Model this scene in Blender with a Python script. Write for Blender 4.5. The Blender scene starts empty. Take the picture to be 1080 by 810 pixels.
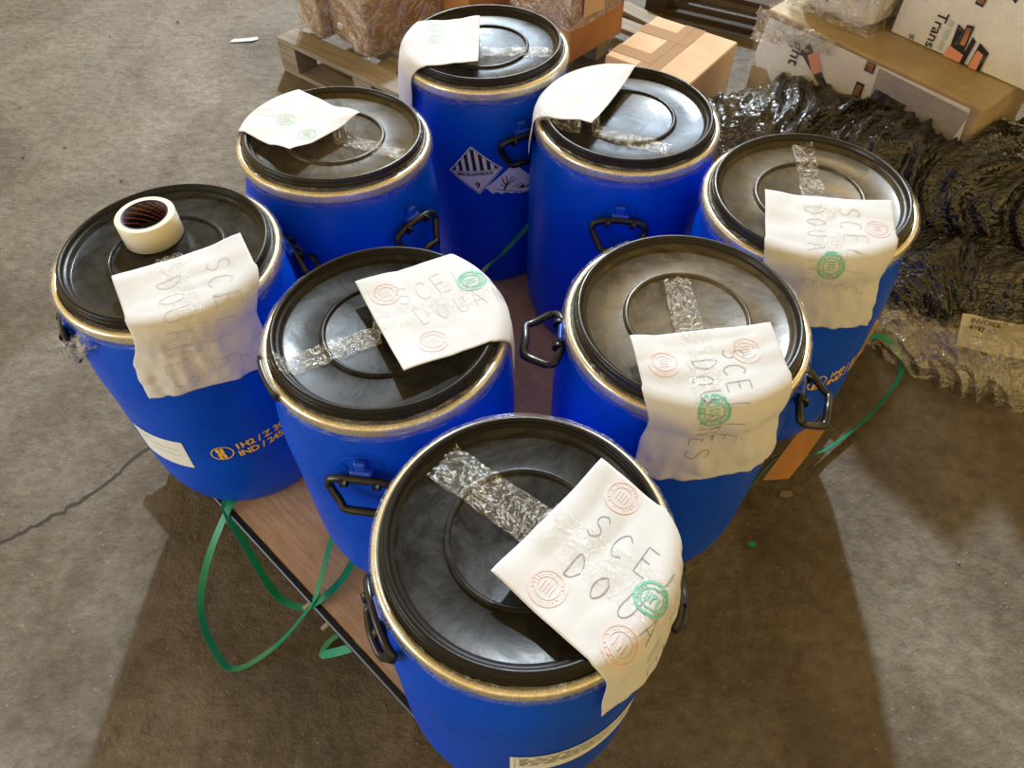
import bpy, bmesh, math, random
from mathutils import Vector, Matrix, noise
from math import pi, sin, cos, radians, hypot, atan2
C = bpy.context.scene.collection
SC = bpy.context.scene
V = Vector

# ------------------------------------------------------------------ camera, world, lights, exposure
R = 0.18                       # outer radius of a lid's crest, metres
BASE = 0.14                    # top of the pallet board
HD = 3.268 * R                 # board to crest
cam = bpy.data.objects.new('camera', bpy.data.cameras.new('camera')); C.objects.link(cam)
cam.location = (0, 0, 1.5919)
PITCH, ROLL = 0.894456, 0.001963
cam.rotation_euler = (pi/2 - PITCH, 0, 0)
cam.rotation_euler = (cam.rotation_euler.to_matrix() @ Matrix.Rotation(-ROLL, 3, 'Z')).to_euler()
cam.data.lens = 26.49; cam.data.sensor_width = 36; cam.data.sensor_fit = 'HORIZONTAL'
cam.data.clip_start = 0.02
SC.camera = cam
SC.view_settings.view_transform = 'Standard'; SC.view_settings.look = 'None'
SC.view_settings.gamma = 1; SC.view_settings.use_curve_mapping = False
SC.view_settings.exposure = 0.35

w = bpy.data.worlds.new('world'); SC.world = w; w.use_nodes = True
nt = w.node_tree; nt.nodes.clear()
o = nt.nodes.new('ShaderNodeOutputWorld'); bg = nt.nodes.new('ShaderNodeBackground')
tc = nt.nodes.new('ShaderNodeTexCoord'); sep = nt.nodes.new('ShaderNodeSeparateXYZ')
cr = nt.nodes.new('ShaderNodeValToRGB')
nt.links.new(tc.outputs['Generated'], sep.inputs[0]); nt.links.new(sep.outputs['Z'], cr.inputs[0])
cr.color_ramp.elements[0].position = 0.0; cr.color_ramp.elements[0].color = (1.15, 0.80, 0.34, 1)
cr.color_ramp.elements[1].position = 1.0; cr.color_ramp.elements[1].color = (0.24, 0.16, 0.055, 1)
e = cr.color_ramp.elements.new(0.5); e.color = (0.60, 0.42, 0.14, 1)
nt.links.new(cr.outputs[0], bg.inputs[0]); bg.inputs[1].default_value = 1.15
nt.links.new(bg.outputs[0], o.inputs[0])

def area(name, loc, target, sx, sy, power, col):
    l = bpy.data.lights.new(name, 'AREA'); l.shape = 'RECTANGLE'; l.size = sx; l.size_y = sy
    l.energy = power; l.color = col
    ob = bpy.data.objects.new(name, l); C.objects.link(ob); ob.location = loc
    ob.rotation_euler = (V(target) - V(loc)).to_track_quat('-Z', 'Y').to_euler()
    return ob
area('clerestory_window', (0.6, 8.6, 4.4), (0.2, 1, 0.5), 3.6, 1.2, 300, (0.62, 0.80, 1.0))
area('cool_left_fill', (-6.0, -1.4, 1.35), (0.3, 1.2, 0.5), 3.0, 2.4, 140, (0.74, 0.88, 1.0))  # added cool fill light from the left front, no actual doorway
area('warm_roof_lamps', (1.2, 5.4, 5.0), (0.5, 1.2, 0.5), 2.6, 0.45, 55, (1.0, 0.70, 0.32))
sl = bpy.data.lights.new('sun', 'SUN'); sl.energy = 3.0; sl.angle = radians(1.6); sl.color = (0.77, 0.90, 1.0)
sun = bpy.data.objects.new('sun', sl); C.objects.link(sun); sun.location = (0, 6, 6)
sun.rotation_euler = V((-0.01, -cos(radians(42)), -sin(radians(42)))).to_track_quat('-Z', 'Y').to_euler()

# ------------------------------------------------------------------ materials
def mat(name, base=(0.5,0.5,0.5), rough=0.5, metal=0.0, build=None, spec=0.5):
    m = bpy.data.materials.new(name); m.use_nodes = True
    n = m.node_tree.nodes; b = n['Principled BSDF']
    b.inputs['Base Color'].default_value = (*base, 1)
    b.inputs['Roughness'].default_value = rough; b.inputs['Metallic'].default_value = metal
    b.inputs['Specular IOR Level'].default_value = spec
    if build: build(m, n, m.node_tree.links, b)
    return m
def N(n, t, **k):
    x = n.new(t)
    for a, v in k.items():
        if a in x.inputs: x.inputs[a].default_value = v
        else: setattr(x, a, v)
    return x
def coords(n, l, scale=(1,1,1), kind='Object'):
    t = n.new('ShaderNodeTexCoord'); mp = n.new('ShaderNodeMapping'); mp.inputs['Scale'].default_value = scale
    l.new(t.outputs[kind], mp.inputs[0]); return mp.outputs[0]
def noise_ramp(n, l, co, scale, cols, detail=6, rough=0.6, dist=0.0):
    t = N(n, 'ShaderNodeTexNoise', Scale=scale, Detail=detail, Roughness=rough, Distortion=dist)
    l.new(co, t.inputs['Vector'])
    r = n.new('ShaderNodeValToRGB'); l.new(t.outputs['Fac'], r.inputs[0])
    for i, (p, c) in enumerate(cols):
        e = r.color_ramp.elements[i] if i < 2 else r.color_ramp.elements.new(p)
        e.position = p; e.color = (*c, 1)
    return t, r
def bump(n, l, b, fac, strength, dist=0.002):
    k = N(n, 'ShaderNodeBump', Strength=strength, Distance=dist); l.new(fac, k.inputs['Height'])
    l.new(k.outputs[0], b.inputs['Normal']); return k
def mixc(n, l, a, b_, fac, blend='MIX'):
    m = n.new('ShaderNodeMix'); m.data_type = 'RGBA'; m.blend_type = blend
    for s, i in ((a, 6), (b_, 7), (fac, 0)):
        if hasattr(s, 'is_linked'): l.new(s, m.inputs[i])
        else: m.inputs[i].default_value = s if i == 0 else (*s, 1)
    return m.outputs[2]

def b_floor(m, n, l, b):
    co = coords(n, l)
    t, r = noise_ramp(n, l, co, 1.3, [(0.34, (0.095,0.076,0.054)), (0.66, (0.215,0.190,0.158))], 9, 0.62, 0.4)
    t2, r2 = noise_ramp(n, l, co, 26, [(0.35, (0.66,0.64,0.61)), (0.65, (1.22,1.21,1.19))], 8, 0.7)
    c = mixc(n, l, r.outputs[0], r2.outputs[0], 1.0, 'MULTIPLY')
    # dark stain streaks
    co2 = coords(n, l, (1.0, 0.45, 1))
    t3, r3 = noise_ramp(n, l, co2, 2.1, [(0.46, (1,1,1)), (0.62, (0.55,0.46,0.36))], 4, 0.5, 1.2)
    c = mixc(n, l, c, r3.outputs[0], 0.8, 'MULTIPLY')
    # pale specks of dust
    vo = N(n, 'ShaderNodeTexVoronoi', Scale=38.0); l.new(co, vo.inputs['Vector'])
    r4 = n.new('ShaderNodeValToRGB'); l.new(vo.outputs['Distance'], r4.inputs[0])
    r4.color_ramp.elements[0].position = 0.03; r4.color_ramp.elements[0].color = (1,1,1,1)
    r4.color_ramp.elements[1].position = 0.09; r4.color_ramp.elements[1].color = (0,0,0,1)
    c = mixc(n, l, c, (0.34,0.30,0.25), r4.outputs[0])
    l.new(c, b.inputs['Base Color'])
    add = n.new('ShaderNodeMath'); add.operation = 'ADD'
    l.new(t2.outputs['Fac'], add.inputs[0])
    t5 = N(n, 'ShaderNodeTexNoise', Scale=7.0, Detail=8.0, Roughness=0.65); l.new(co, t5.inputs['Vector'])
    l.new(t5.outputs['Fac'], add.inputs[1])
    bump(n, l, b, add.outputs[0], 0.8, 0.016)
    b.inputs['Roughness'].default_value = 0.62
def b_blue(m, n, l, b):
    co = coords(n, l)
    t, r = noise_ramp(n, l, co, 9, [(0.3, (0.0,0.058,0.58)), (0.7, (0.0,0.078,0.74))], 5, 0.6)
    l.new(r.outputs[0], b.inputs['Base Color'])
    t2, r2 = noise_ramp(n, l, co, 30, [(0.35, (0.28,)*3), (0.7, (0.46,)*3)], 6, 0.7)
    l.new(r2.outputs[0], b.inputs['Roughness'])
    bump(n, l, b, t.outputs['Fac'], 0.12, 0.004)
def b_lid(c1, c2):
  def f(m, n, l, b):
    co = coords(n, l)
    t, r = noise_ramp(n, l, co, 11, [(0.40, c1), (0.78, c2)], 8, 0.7, 1.3)
    # scuff rings and smears left by wiping
    t3, r3 = noise_ramp(n, l, co, 4, [(0.46, (0,0,0)), (0.62, (1,1,1))], 8, 0.75, 2.0)
    c = mixc(n, l, r.outputs[0], tuple(min(1, a*1.5) for a in c2), r3.outputs[0])
    vl = n.new('ShaderNodeVectorMath'); vl.operation = 'LENGTH'; mz = coords(n, l, (1, 1, 0)); l.new(mz, vl.inputs[0])
    rr = n.new('ShaderNodeMapRange'); rr.inputs[1].default_value = 0.90*R; rr.inputs[2].default_value = 0.93*R; l.new(vl.outputs['Value'], rr.inputs[0])
    c = mixc(n, l, c, (0.014,0.013,0.013), rr.outputs[0])
    l.new(c, b.inputs['Base Color'])
    t2, r2 = noise_ramp(n, l, co, 9, [(0.35, (0.20,)*3), (0.70, (0.42,)*3)], 8, 0.7, 1.5)
    l.new(r2.outputs[0], b.inputs['Roughness'])
    bump(n, l, b, t2.outputs['Fac'], 0.12, 0.003)
  return f
def b_ring(m, n, l, b):
    co = coords(n, l)
    t, r = noise_ramp(n, l, co, 22, [(0.35, (0.80,0.71,0.48)), (0.65, (0.92,0.88,0.74))], 5, 0.6)
    l.new(r.outputs[0], b.inputs['Base Color'])
    bump(n, l, b, t.outputs['Fac'], 0.25, 0.002)
def b_paper(m, n, l, b):
    co = coords(n, l)
    t, r = noise_ramp(n, l, co, 8, [(0.3, (0.69,0.72,0.80)), (0.7, (0.76,0.79,0.87))], 4)
    l.new(r.outputs[0], b.inputs['Base Color'])
    bump(n, l, b, t.outputs['Fac'], 0.35, 0.006)
    # a sheet of paper lets some light through
    tr = n.new('ShaderNodeBsdfTranslucent'); tr.inputs[0].default_value = (0.9,0.80,0.66,1)
    mx = n.new('ShaderNodeMixShader'); mx.inputs[0].default_value = 0.22
    l.new(b.outputs[0], mx.inputs[1]); l.new(tr.outputs[0], mx.inputs[2])
    l.new(mx.outputs[0], n['Material Output'].inputs[0])
def b_clear(opac, tint=(1,1,1), streak=70, white=(0.85,0.85,0.82), bumpd=0.01, rough=0.10, thin=0.25):
    def f(m, n, l, b):
        co = coords(n, l)
        t = N(n, 'ShaderNodeTexNoise', Scale=streak, Detail=5.0, Roughness=0.65, Distortion=1.5); l.new(co, t.inputs['Vector'])
        tr = n.new('ShaderNodeBsdfTransparent'); tr.inputs[0].default_value = (*tint, 1)
        b.inputs['Base Color'].default_value = (*white, 1); b.inputs['Roughness'].default_value = rough
        bump(n, l, b, t.outputs['Fac'], 0.9, bumpd)
        gl = n.new('ShaderNodeBsdfGlossy'); gl.inputs['Roughness'].default_value = rough
        k = n.nodes if False else None
        l.new(b.inputs['Normal'].links[0].from_socket, gl.inputs['Normal'])
        m1 = n.new('ShaderNodeMixShader'); m1.inputs[0].default_value = thin
        l.new(tr.outputs[0], m1.inputs[1]); l.new(gl.outputs[0], m1.inputs[2])
        r = n.new('ShaderNodeValToRGB'); l.new(t.outputs['Fac'], r.inputs[0])
        r.color_ramp.elements[0].position = 0.475; r.color_ramp.elements[0].color = (0,0,0,1)
        r.color_ramp.elements[1].position = 0.50; r.color_ramp.elements[1].color = (opac,)*3 + (1,)
        for ps, cl in ((0.525, 0.0), (0.66, 0.0), (0.76, opac*0.6)):
            e = r.color_ramp.elements.new(ps); e.color = (cl, cl, cl, 1)
        m2 = n.new('ShaderNodeMixShader'); l.new(r.outputs[0], m2.inputs[0])
        l.new(m1.outputs[0], m2.inputs[1]); l.new(b.outputs[0], m2.inputs[2])
        l.new(m2.outputs[0], n['Material Output'].inputs[0])
    return f
def b_blackfilm(m, n, l, b):
    co = coords(n, l, (0.45, 1.5, 1.0)); co.node.inputs['Rotation'].default_value = (0, 0, radians(28))
    t = N(n, 'ShaderNodeTexNoise', Scale=17.0, Detail=3.0, Roughness=0.5, Distortion=3.0); l.new(co, t.inputs['Vector'])
    vo = N(n, 'ShaderNodeTexVoronoi', Scale=75.0); vo.feature = 'F1'; l.new(co, vo.inputs['Vector'])
    ad = n.new('ShaderNodeMath'); ad.operation = 'MULTIPLY_ADD'; ad.inputs[1].default_value = 0.25
    l.new(vo.outputs['Distance'], ad.inputs[0]); l.new(t.outputs['Fac'], ad.inputs[2])
    bump(n, l, b, ad.outputs[0], 0.8, 0.016)
def b_card(c1, c2):
    def f(m, n, l, b):
        co = coords(n, l)
        t, r = noise_ramp(n, l, co, 6, [(0.3, c1), (0.7, c2)], 7, 0.6)
        l.new(r.outputs[0], b.inputs['Base Color'])
        bump(n, l, b, t.outputs['Fac'], 0.3, 0.006)
    return f
def b_wood(c1, c2, sc=(3, 40, 40)):
    def f(m, n, l, b):
        co = coords(n, l, sc)
        t, r = noise_ramp(n, l, co, 1.0, [(0.3, c1), (0.72, c2)], 7, 0.65, 0.6)
        l.new(r.outputs[0], b.inputs['Base Color'])
        bump(n, l, b, t.outputs['Fac'], 0.5, 0.002)
    return f
def b_ply(m, n, l, b):
    co = coords(n, l, (4, 4, 4))
    t, r = noise_ramp(n, l, co, 1.3, [(0.3, (0.50,0.33,0.18)), (0.7, (0.70,0.50,0.31))], 9, 0.7, 0.8)
    co2 = coords(n, l, (60, 5, 5))
    t2, r2 = noise_ramp(n, l, co2, 2.0, [(0.40, (0.75,0.7,0.66)), (0.62, (1.1,1.1,1.1))], 4, 0.7, 0.3)
    c = mixc(n, l, r.outputs[0], r2.outputs[0], 0.6, 'MULTIPLY')
    l.new(c, b.inputs['Base Color']); bump(n, l, b, t.outputs['Fac'], 0.4, 0.003)

MT = dict(
 floor=mat('concrete', build=b_floor),
 blue=mat('blue_plastic', rough=0.35, build=b_blue, spec=0.16),
 brightblue=mat('bright_blue_plastic', (0.005,0.07,0.60), 0.35),
 lid=mat('black_lid_plastic', rough=0.35, build=b_lid((0.008,0.008,0.009),(0.030,0.030,0.031)), spec=0.17),
 sheenlid=mat('dusty_tan_sheen_lid_plastic', rough=0.4, build=b_lid((0.035,0.028,0.019),(0.085,0.068,0.044)), spec=0.35),  # tan reflections painted into the panel brown, along with dust smears
 black=mat('black_plastic', (0.012,0.012,0.013), 0.28),
 blackmetal=mat('black_painted_steel', (0.02,0.02,0.022), 0.35, 0.3),
 ring=mat('galvanised_steel', rough=0.30, metal=0.8, build=b_ring),
 paper=mat('paper', rough=0.75, build=b_paper),
 pen=mat('pen_ink', (0.20,0.20,0.25), 0.6),
 pale_pen=mat('pale_pen_ink', (0.50,0.49,0.50), 0.6),
 pink=mat('pink_ink', (0.80,0.64,0.66), 0.7),
 green=mat('green_ink', (0.12,0.48,0.38), 0.6),
 pale_green=mat('pale_green_ink', (0.48,0.70,0.62), 0.6),
 clear=mat('clear_tape', build=b_clear(0.75, streak=30, bumpd=0.02, thin=0.16)),
 tapeflat=mat('flat_clear_tape', build=b_clear(0.40, streak=28, bumpd=0.012, thin=0.05)),
 cartonwrap=mat('clear_carton_wrap', build=b_clear(0.13, streak=14, bumpd=0.02, thin=0.08)),
 wrap=mat('clear_wrap', build=b_clear(0.40, streak=45, bumpd=0.02, thin=0.10)),
 bundlewrap=mat('clear_bundle_wrap', build=b_clear(0.35, tint=(0.9,0.9,0.9), streak=9, white=(0.55,0.55,0.53), bumpd=0.03, rough=0.10, thin=0.32)),
 greywrap=mat('cloudy_stretch_wrap', build=b_clear(0.75, tint=(0.93,0.93,0.92), streak=10, white=(0.62,0.61,0.57), bumpd=0.03, rough=0.18, thin=0.3)),
 strap=mat('green_strap', (0.005,0.26,0.15), 0.35),
 darkstrap=mat('white_trim', (0.75,0.75,0.72), 0.5),
 yellow=mat('yellow_print', (0.95,0.58,0.04), 0.5),
 label=mat('white_label', (0.76,0.81,0.88), 0.45),
 labelgrey=mat('label_print_grey', (0.35,0.35,0.36), 0.6),
 labelblack=mat('label_print_black', (0.015,0.015,0.015), 0.5),
 card=mat('cardboard', rough=0.85, build=b_card((0.36,0.20,0.09),(0.50,0.30,0.15))),
 orangecard=mat('orange_cardboard', rough=0.85, build=b_card((0.34,0.15,0.045),(0.44,0.21,0.07))),
 lightcard=mat('light_cardboard', rough=0.85, build=b_card((0.52,0.34,0.19),(0.64,0.45,0.28))),
 browntape=mat('brown_tape', (0.33,0.19,0.09), 0.7, spec=0.12),
 whitecard=mat('white_printed_carton', rough=0.5, build=b_card((0.72,0.75,0.72),(0.86,0.89,0.88))),
 browncard=mat('kraft_carton', rough=0.6, build=b_card((0.34,0.25,0.12),(0.52,0.40,0.23))),
 film=mat('black_stretch_film', (0.008,0.008,0.008), 0.10, build=b_blackfilm, spec=1.0),
 palewood=mat('grey_pallet_wood', rough=0.85, build=b_wood((0.17,0.14,0.105),(0.33,0.28,0.22))),
 darkwood=mat('dark_pallet_wood', rough=0.85, build=b_wood((0.035,0.022,0.013),(0.085,0.055,0.034))),
 warmwood=mat('warm_pallet_wood', rough=0.8, build=b_wood((0.30,0.18,0.07),(0.50,0.33,0.15))),
 ply=mat('plywood', rough=0.75, build=b_ply),
 rollwhite=mat('tape_roll_side', (0.74,0.73,0.68), 0.35),
 rollclear=mat('tape_roll_wound', (0.70,0.69,0.62), 0.25),
 navy=mat('navy_core', (0.010,0.018,0.07), 0.5),
 orange=mat('orange_print', (0.62,0.20,0.06), 0.5),
 emblem=mat('badge_emblem_print', (0.32,0.13,0.05), 0.5, build=b_card((0.04,0.02,0.015),(0.75,0.32,0.12))),
 salmon=mat('salmon_print', (0.75,0.33,0.22), 0.6),
 teal=mat('teal_print', (0.45,0.58,0.55), 0.6),
 scrapwhite=mat('white_film_scrap', (0.62,0.72,0.75), 0.35),
 scrapgreen=mat('green_scrap', (0.02,0.35,0.18), 0.35),
 stone=mat('pebble', (0.33,0.30,0.26), 0.8),
 crack=mat('crack_dirt', (0.035,0.028,0.022), 0.9),
 purple=mat('violet_plastic', (0.05,0.04,0.30), 0.3),
)

# ------------------------------------------------------------------ helpers
def link(o, parent=None, label=None, cat=None, group=None, kind=None):
    if o.name not in C.objects: C.objects.link(o)
    if parent: o.parent = parent
    if label: o['label'] = label
    if cat: o['category'] = cat
    if group: o['group'] = group
    if kind: o['kind'] = kind
    return o
def mesh(name, verts, faces, m, parent=None, smooth=True, mats=None, fm=None, **k):
    me = bpy.data.meshes.new(name); me.from_pydata([tuple(v) for v in verts], [], faces); me.validate()
    for mm in (mats or [m]): me.materials.append(mm)
    if fm: me.polygons.foreach_set('material_index', fm)
    me.polygons.foreach_set('use_smooth', [smooth]*len(me.polygons)); me.update()
    return link(bpy.data.objects.new(name, me), parent, **k)
def empty(name, loc=(0,0,0), rz=0, mtx=None, **k):
    o = bpy.data.objects.new(name, None); o.empty_display_size = 0.05
    if mtx is not None: o.matrix_world = mtx
    else: o.location = loc; o.rotation_euler = (0,0,rz)
    return link(o, None, **k)
def lathe(prof, seg=96, closed=False):
    vs, fs = [], []
    for i in range(seg):
        a = 2*pi*i/seg
        for r_, z in prof: vs.append((r_*cos(a), r_*sin(a), z))
    n = len(prof); m = n if closed else n-1
    for i in range(seg):
        j = (i+1) % seg
        for k in range(m):
            k2 = (k+1) % n
            fs.append((i*n+k, j*n+k, j*n+k2, i*n+k2))
    return vs, fs
def smoothprof(pts, sub=4):
    out = []
    n = len(pts)
    for i in range(n-1):
        p0 = V(pts[max(i-1,0)]); p1 = V(pts[i]); p2 = V(pts[i+1]); p3 = V(pts[min(i+2,n-1)])
        for k in range(sub):
            t = k/sub
            out.append(tuple(0.5*((2*p1)+(p2-p0)*t+(2*p0-5*p1+4*p2-p3)*t*t+(3*p1-p0-3*p2+p3)*t**3)))
    out.append(tuple(pts[-1])); return out
def box_bm(bm, sx, sy, sz, mtx=Matrix(), bev=0.0):
    r = bmesh.ops.create_cube(bm, size=1, matrix=mtx @ Matrix.Diagonal((sx, sy, sz, 1)))
    if bev:
        ed = list({e for v in r['verts'] for e in v.link_edges})
        bmesh.ops.bevel(bm, geom=ed, offset=bev, segments=1, affect='EDGES', profile=0.5)
def box(name, size, loc, m, parent=None, rz=0, bev=0.0, rot=None, **k):
    bm = bmesh.new(); box_bm(bm, *size, bev=bev)
    me = bpy.data.meshes.new(name); bm.to_mesh(me); bm.free(); me.materials.append(m)
    o = bpy.data.objects.new(name, me); o.location = loc; o.rotation_euler = rot or (0,0,rz)
    return link(o, parent, **k)
def tube(pts, rad, seg=8, closed=False, flat=1.0):
    vs, fs = [], []; n = len(pts); up0 = V((0,0,1)); pts = [V(p) for p in pts]
    for i, p in enumerate(pts):
        a = pts[(i-1) % n] if (closed or i > 0) else p
        b = pts[(i+1) % n] if (closed or i < n-1) else p
        t = (b-a).normalized(); s = t.cross(up0)
        if s.length < 1e-3: s = t.cross(V((1,0,0)))
        s.normalize(); u = s.cross(t)
        for k in range(seg):
            q = 2*pi*k/seg; vs.append(p + s*cos(q)*rad + u*sin(q)*rad*flat)
    for i in range(n if closed else n-1):
        j = (i+1) % n
        for k in range(seg):
            k2 = (k+1) % seg; fs.append((i*seg+k, j*seg+k, j*seg+k2, i*seg+k2))
    if not closed: fs += [tuple(range(seg))[::-1], tuple((n-1)*seg+k for k in range(seg))]
    return vs, fs
def spline(pts, sub=8, closed=False):
    n = len(pts); out = []; P = [V(p) for p in pts]
    for i in range(n if closed else n-1):
        g = (lambda k: P[k % n]) if closed else (lambda k: P[min(max(k,0),n-1)])
        p0, p1, p2, p3 = g(i-1), g(i), g(i+1), g(i+2)
        for k in range(sub):
            t = k/sub
            out.append(0.5*((2*p1)+(p2-p0)*t+(2*p0-5*p1+4*p2-p3)*t*t+(3*p1-p0-3*p2+p3)*t**3))
    if not closed: out.append(P[-1])
    return out
def ns(x, y, z=0.0, s=1.0): return noise.noise(V((x*s, y*s, z*s)))
def merge(parts):
    vs, fs, fm = [], [], []
    for i, (v, f) in enumerate(parts):
        o = len(vs); vs += list(v); fs += [tuple(a+o for a in q) for q in f]; fm += [i]*len(f)
    return vs, fs, fm
_dep = None
def text_mesh(s, size, bold=0.0, spacing=1.0):
    cu = bpy.data.curves.new('t', 'FONT'); cu.body = s; cu.size = size; cu.offset = bold; cu.space_character = spacing
    cu.resolution_u = 3
    ob = bpy.data.objects.new('t', cu); C.objects.link(ob)
    dg = bpy.context.evaluated_depsgraph_get(); me = bpy.data.meshes.new_from_object(ob.evaluated_get(dg))
    vs = [v.co.copy() for v in me.vertices]; fs = [tuple(p.vertices) for p in me.polygons]
    bpy.data.objects.remove(ob); bpy.data.curves.remove(cu); bpy.data.meshes.remove(me)
    return vs, fs

# ------------------------------------------------------------------ floor
fl = mesh('floor', [(-9,-5,0),(9,-5,0),(9,14,0),(-9,14,0)], [(0,1,2,3)], MT['floor'], kind='structure')
# the old crack running through the slab: a thin jagged seam of dirt
random.seed(3)
cp = spline([(-1.75,0.45,0),(-1.45,0.66,0),(-1.187,0.809,0),(-1.083,0.884,0),(-0.997,0.963,0),(-0.935,1.06,0),(-0.80,1.19,0)], 10)
vs, fs = [], []
for i, p in enumerate(cp):
    j = V((ns(i*0.6,1)*0.012, ns(i*0.6,9)*0.012, 0)); wd = 0.0022 + 0.0018*abs(ns(i*0.9, 4)) + 0.0015*random.random()
    vs += [p+j+V((-wd,wd,0.0007)), p+j+V((wd,-wd,0.0007))]
for i in range(len(cp)-1): fs.append((2*i,2*i+1,2*i+3,2*i+2))
mesh('floor_crack', vs, fs, MT['crack'], fl, smooth=False)

# ------------------------------------------------------------------ drum body meshes (drum frame: base centre, z up)
def zl(z): return HD + z*R            # height given relative to the crest, in lid radii
body_p = [(0.0,-3.268),(0.90,-3.268),(0.985,-3.255),(1.03,-3.20),(1.075,-3.05),(1.12,-2.75),(1.13,-2.2),(1.13,-1.6),
          (1.14,-1.1),(1.125,-0.8),(1.10,-0.62),(1.05,-0.42),(1.02,-0.34),(1.03,-0.30),(1.06,-0.285),(1.06,-0.20),(0.95,-0.19)]
bp = smoothprof([(a*R, zl(b)) for a, b in body_p], 3)
BODY_R = [(a*R, zl(b)) for a, b in body_p[1:14]]
def body_r(z):
    for (r0, z0), (r1, z1) in zip(BODY_R, BODY_R[1:]):
        if z0 <= z <= z1: return r0 + (r1-r0)*(z-z0)/(z1-z0)
    return BODY_R[-1][0]
def ar(cx, cz, r0, a0, a1, n=6): return [(cx + r0*cos(radians(a0+(a1-a0)*i/n)), cz + r0*sin(radians(a0+(a1-a0)*i/n))) for i in range(n+1)]
lid_p = ([(0.0,-0.100),(0.50,-0.100),(0.515,-0.095)] + ar(0.545,-0.095,0.026,180,0,6) + [(0.575,-0.100),(0.885,-0.102),(0.902,-0.092),
         (0.912,-0.060),(0.922,-0.052),(0.935,-0.050),(0.944,-0.040)] + ar(0.972,-0.026,0.026,170,0,7) +
         [(0.999,-0.062),(1.003,-0.070),(1.020,-0.076),(1.024,-0.090),(1.026,-0.125),(1.040,-0.133),(1.052,-0.145),(1.055,-0.19),(0.99,-0.20)])
ring_p = [(1.03,-0.118),(1.062,-0.112),(1.082,-0.128),(1.090,-0.158),(1.084,-0.185),(1.088,-0.215),(1.080,-0.240),(1.055,-0.252),(1.035,-0.24)]
def lidz(rho):
    q = [(a, b) for a, b in lid_p]
    for (r0, z0), (r1, z1) in zip(q, q[1:]):
        if r1 > r0 and r0 <= rho <= r1: return z0 + (z1-z0)*(rho-r0)/(r1-r0)
    return q[-1][1]

def data(name, vs, fs, m, smooth=True):
    me = bpy.data.meshes.new(name); me.from_pydata([tuple(v) for v in vs], [], fs); me.materials.append(m)
    me.polygons.foreach_set('use_smooth', [smooth]*len(me.polygons)); me.update(); return me
ME_body = data('body', *lathe(bp, 96), MT['blue'])
ME_lid = data('lid', *lathe([(a*R, zl(b)) for a, b in lid_p], 96), MT['lid'])
ME_ring = data('clamp_ring', *lathe([(a*R, zl(b)) for a, b in ring_p], 96, True), MT['ring'])
ME_sheenlid = ME_lid.copy(); ME_sheenlid.materials.clear(); ME_sheenlid.materials.append(MT['sheenlid'])
for me in (ME_lid, ME_sheenlid):     # crisp creases kept by an angle-based split
    me.set_sharp_from_angle(angle=radians(50))
# cling film round the lid's outer wall, crumpled
def film_band(seed):
    seg, rows = 150, 7; vs, fs = [], []
    path = [(1.035,-0.075),(1.055,-0.10),(1.085,-0.105),(1.102,-0.15),(1.103,-0.21),(1.098,-0.265),(1.06,-0.33)]
    for i in range(seg):
        a = 2*pi*i/seg
        for k, (r_, z) in enumerate(path):
            d = 0.010*ns(cos(a)*5+seed, sin(a)*5, k*0.8) + 0.011*ns(cos(a)*16, sin(a)*16+seed, k*1.7) + 0.004
            zz = z + 0.02*ns(cos(a)*4, sin(a)*4, seed+k)
            rr = (r_ + max(d, 0.002))*R
            vs.append((rr*cos(a), rr*sin(a), zl(zz)))
    for i in range(seg):
        j = (i+1) % seg
        for k in range(rows-1): fs.append((i*rows+k, j*rows+k, j*rows+k+1, i*rows+k+1))
    return data('film_wrap', vs, fs, MT['wrap'])
ME_film = [film_band(s) for s in (1.3, 7.9)]

def handle_meshes():
    # bracket frame: origin on the body surface, x tangential, y outward, z up
    bm = bmesh.new()
    box_bm(bm, 0.036, 0.016, 0.030, Matrix.Translation((0, 0.006, 0)), 0.003)
    box_bm(bm, 0.050, 0.010, 0.010, Matrix.Translation((0, 0.010, -0.008)), 0.002)
    box_bm(bm, 0.020, 0.012, 0.026, Matrix.Translation((0, 0.004, 0.020)), 0.003)
    br = bpy.data.meshes.new('handle_bracket'); bm.to_mesh(br); bm.free(); br.materials.append(MT['brightblue'])
    # the bail: closed trapezoid with a bowed grip, pivot bar at the top (hangs in -z)
    pts = [(-0.046,0.006,-0.004),(-0.020,0.010,0.002),(0.020,0.010,0.002),(0.046,0.006,-0.004),(0.056,0.000,-0.018),(0.040,0.000,-0.050),
           (0.030,0.004,-0.062),(0.0,0.008,-0.060),(-0.030,0.004,-0.062),(-0.040,0.000,-0.050),(-0.056,0.000,-0.018)]
    v1, f1 = tube(spline(pts, 5, True), 0.0062, 8, True, 1.2)
    kn = []
    for s in (-1, 1):
        kn.append(tube([(s*0.021,0.010,-0.004),(s*0.031,0.010,-0.004)], 0.0095, 10))
    vs, fs, _ = merge([(v1, f1)] + kn)
    hb = data('handle', vs, fs, MT['black'])
    # faint moulded oval behind the bracket and a seam below the ring
    oval = [(0.034*cos(2*pi*i/24), 0.0, 0.018 + 0.020*sin(2*pi*i/24)) for i in range(24)]
    v3, f3 = tube(oval, 0.0010, 6, True)
    ov = data('moulded_oval', v3, f3, MT['blue'])
    return br, hb, ov
ME_bracket, ME_handle, ME_oval = handle_meshes()

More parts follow.
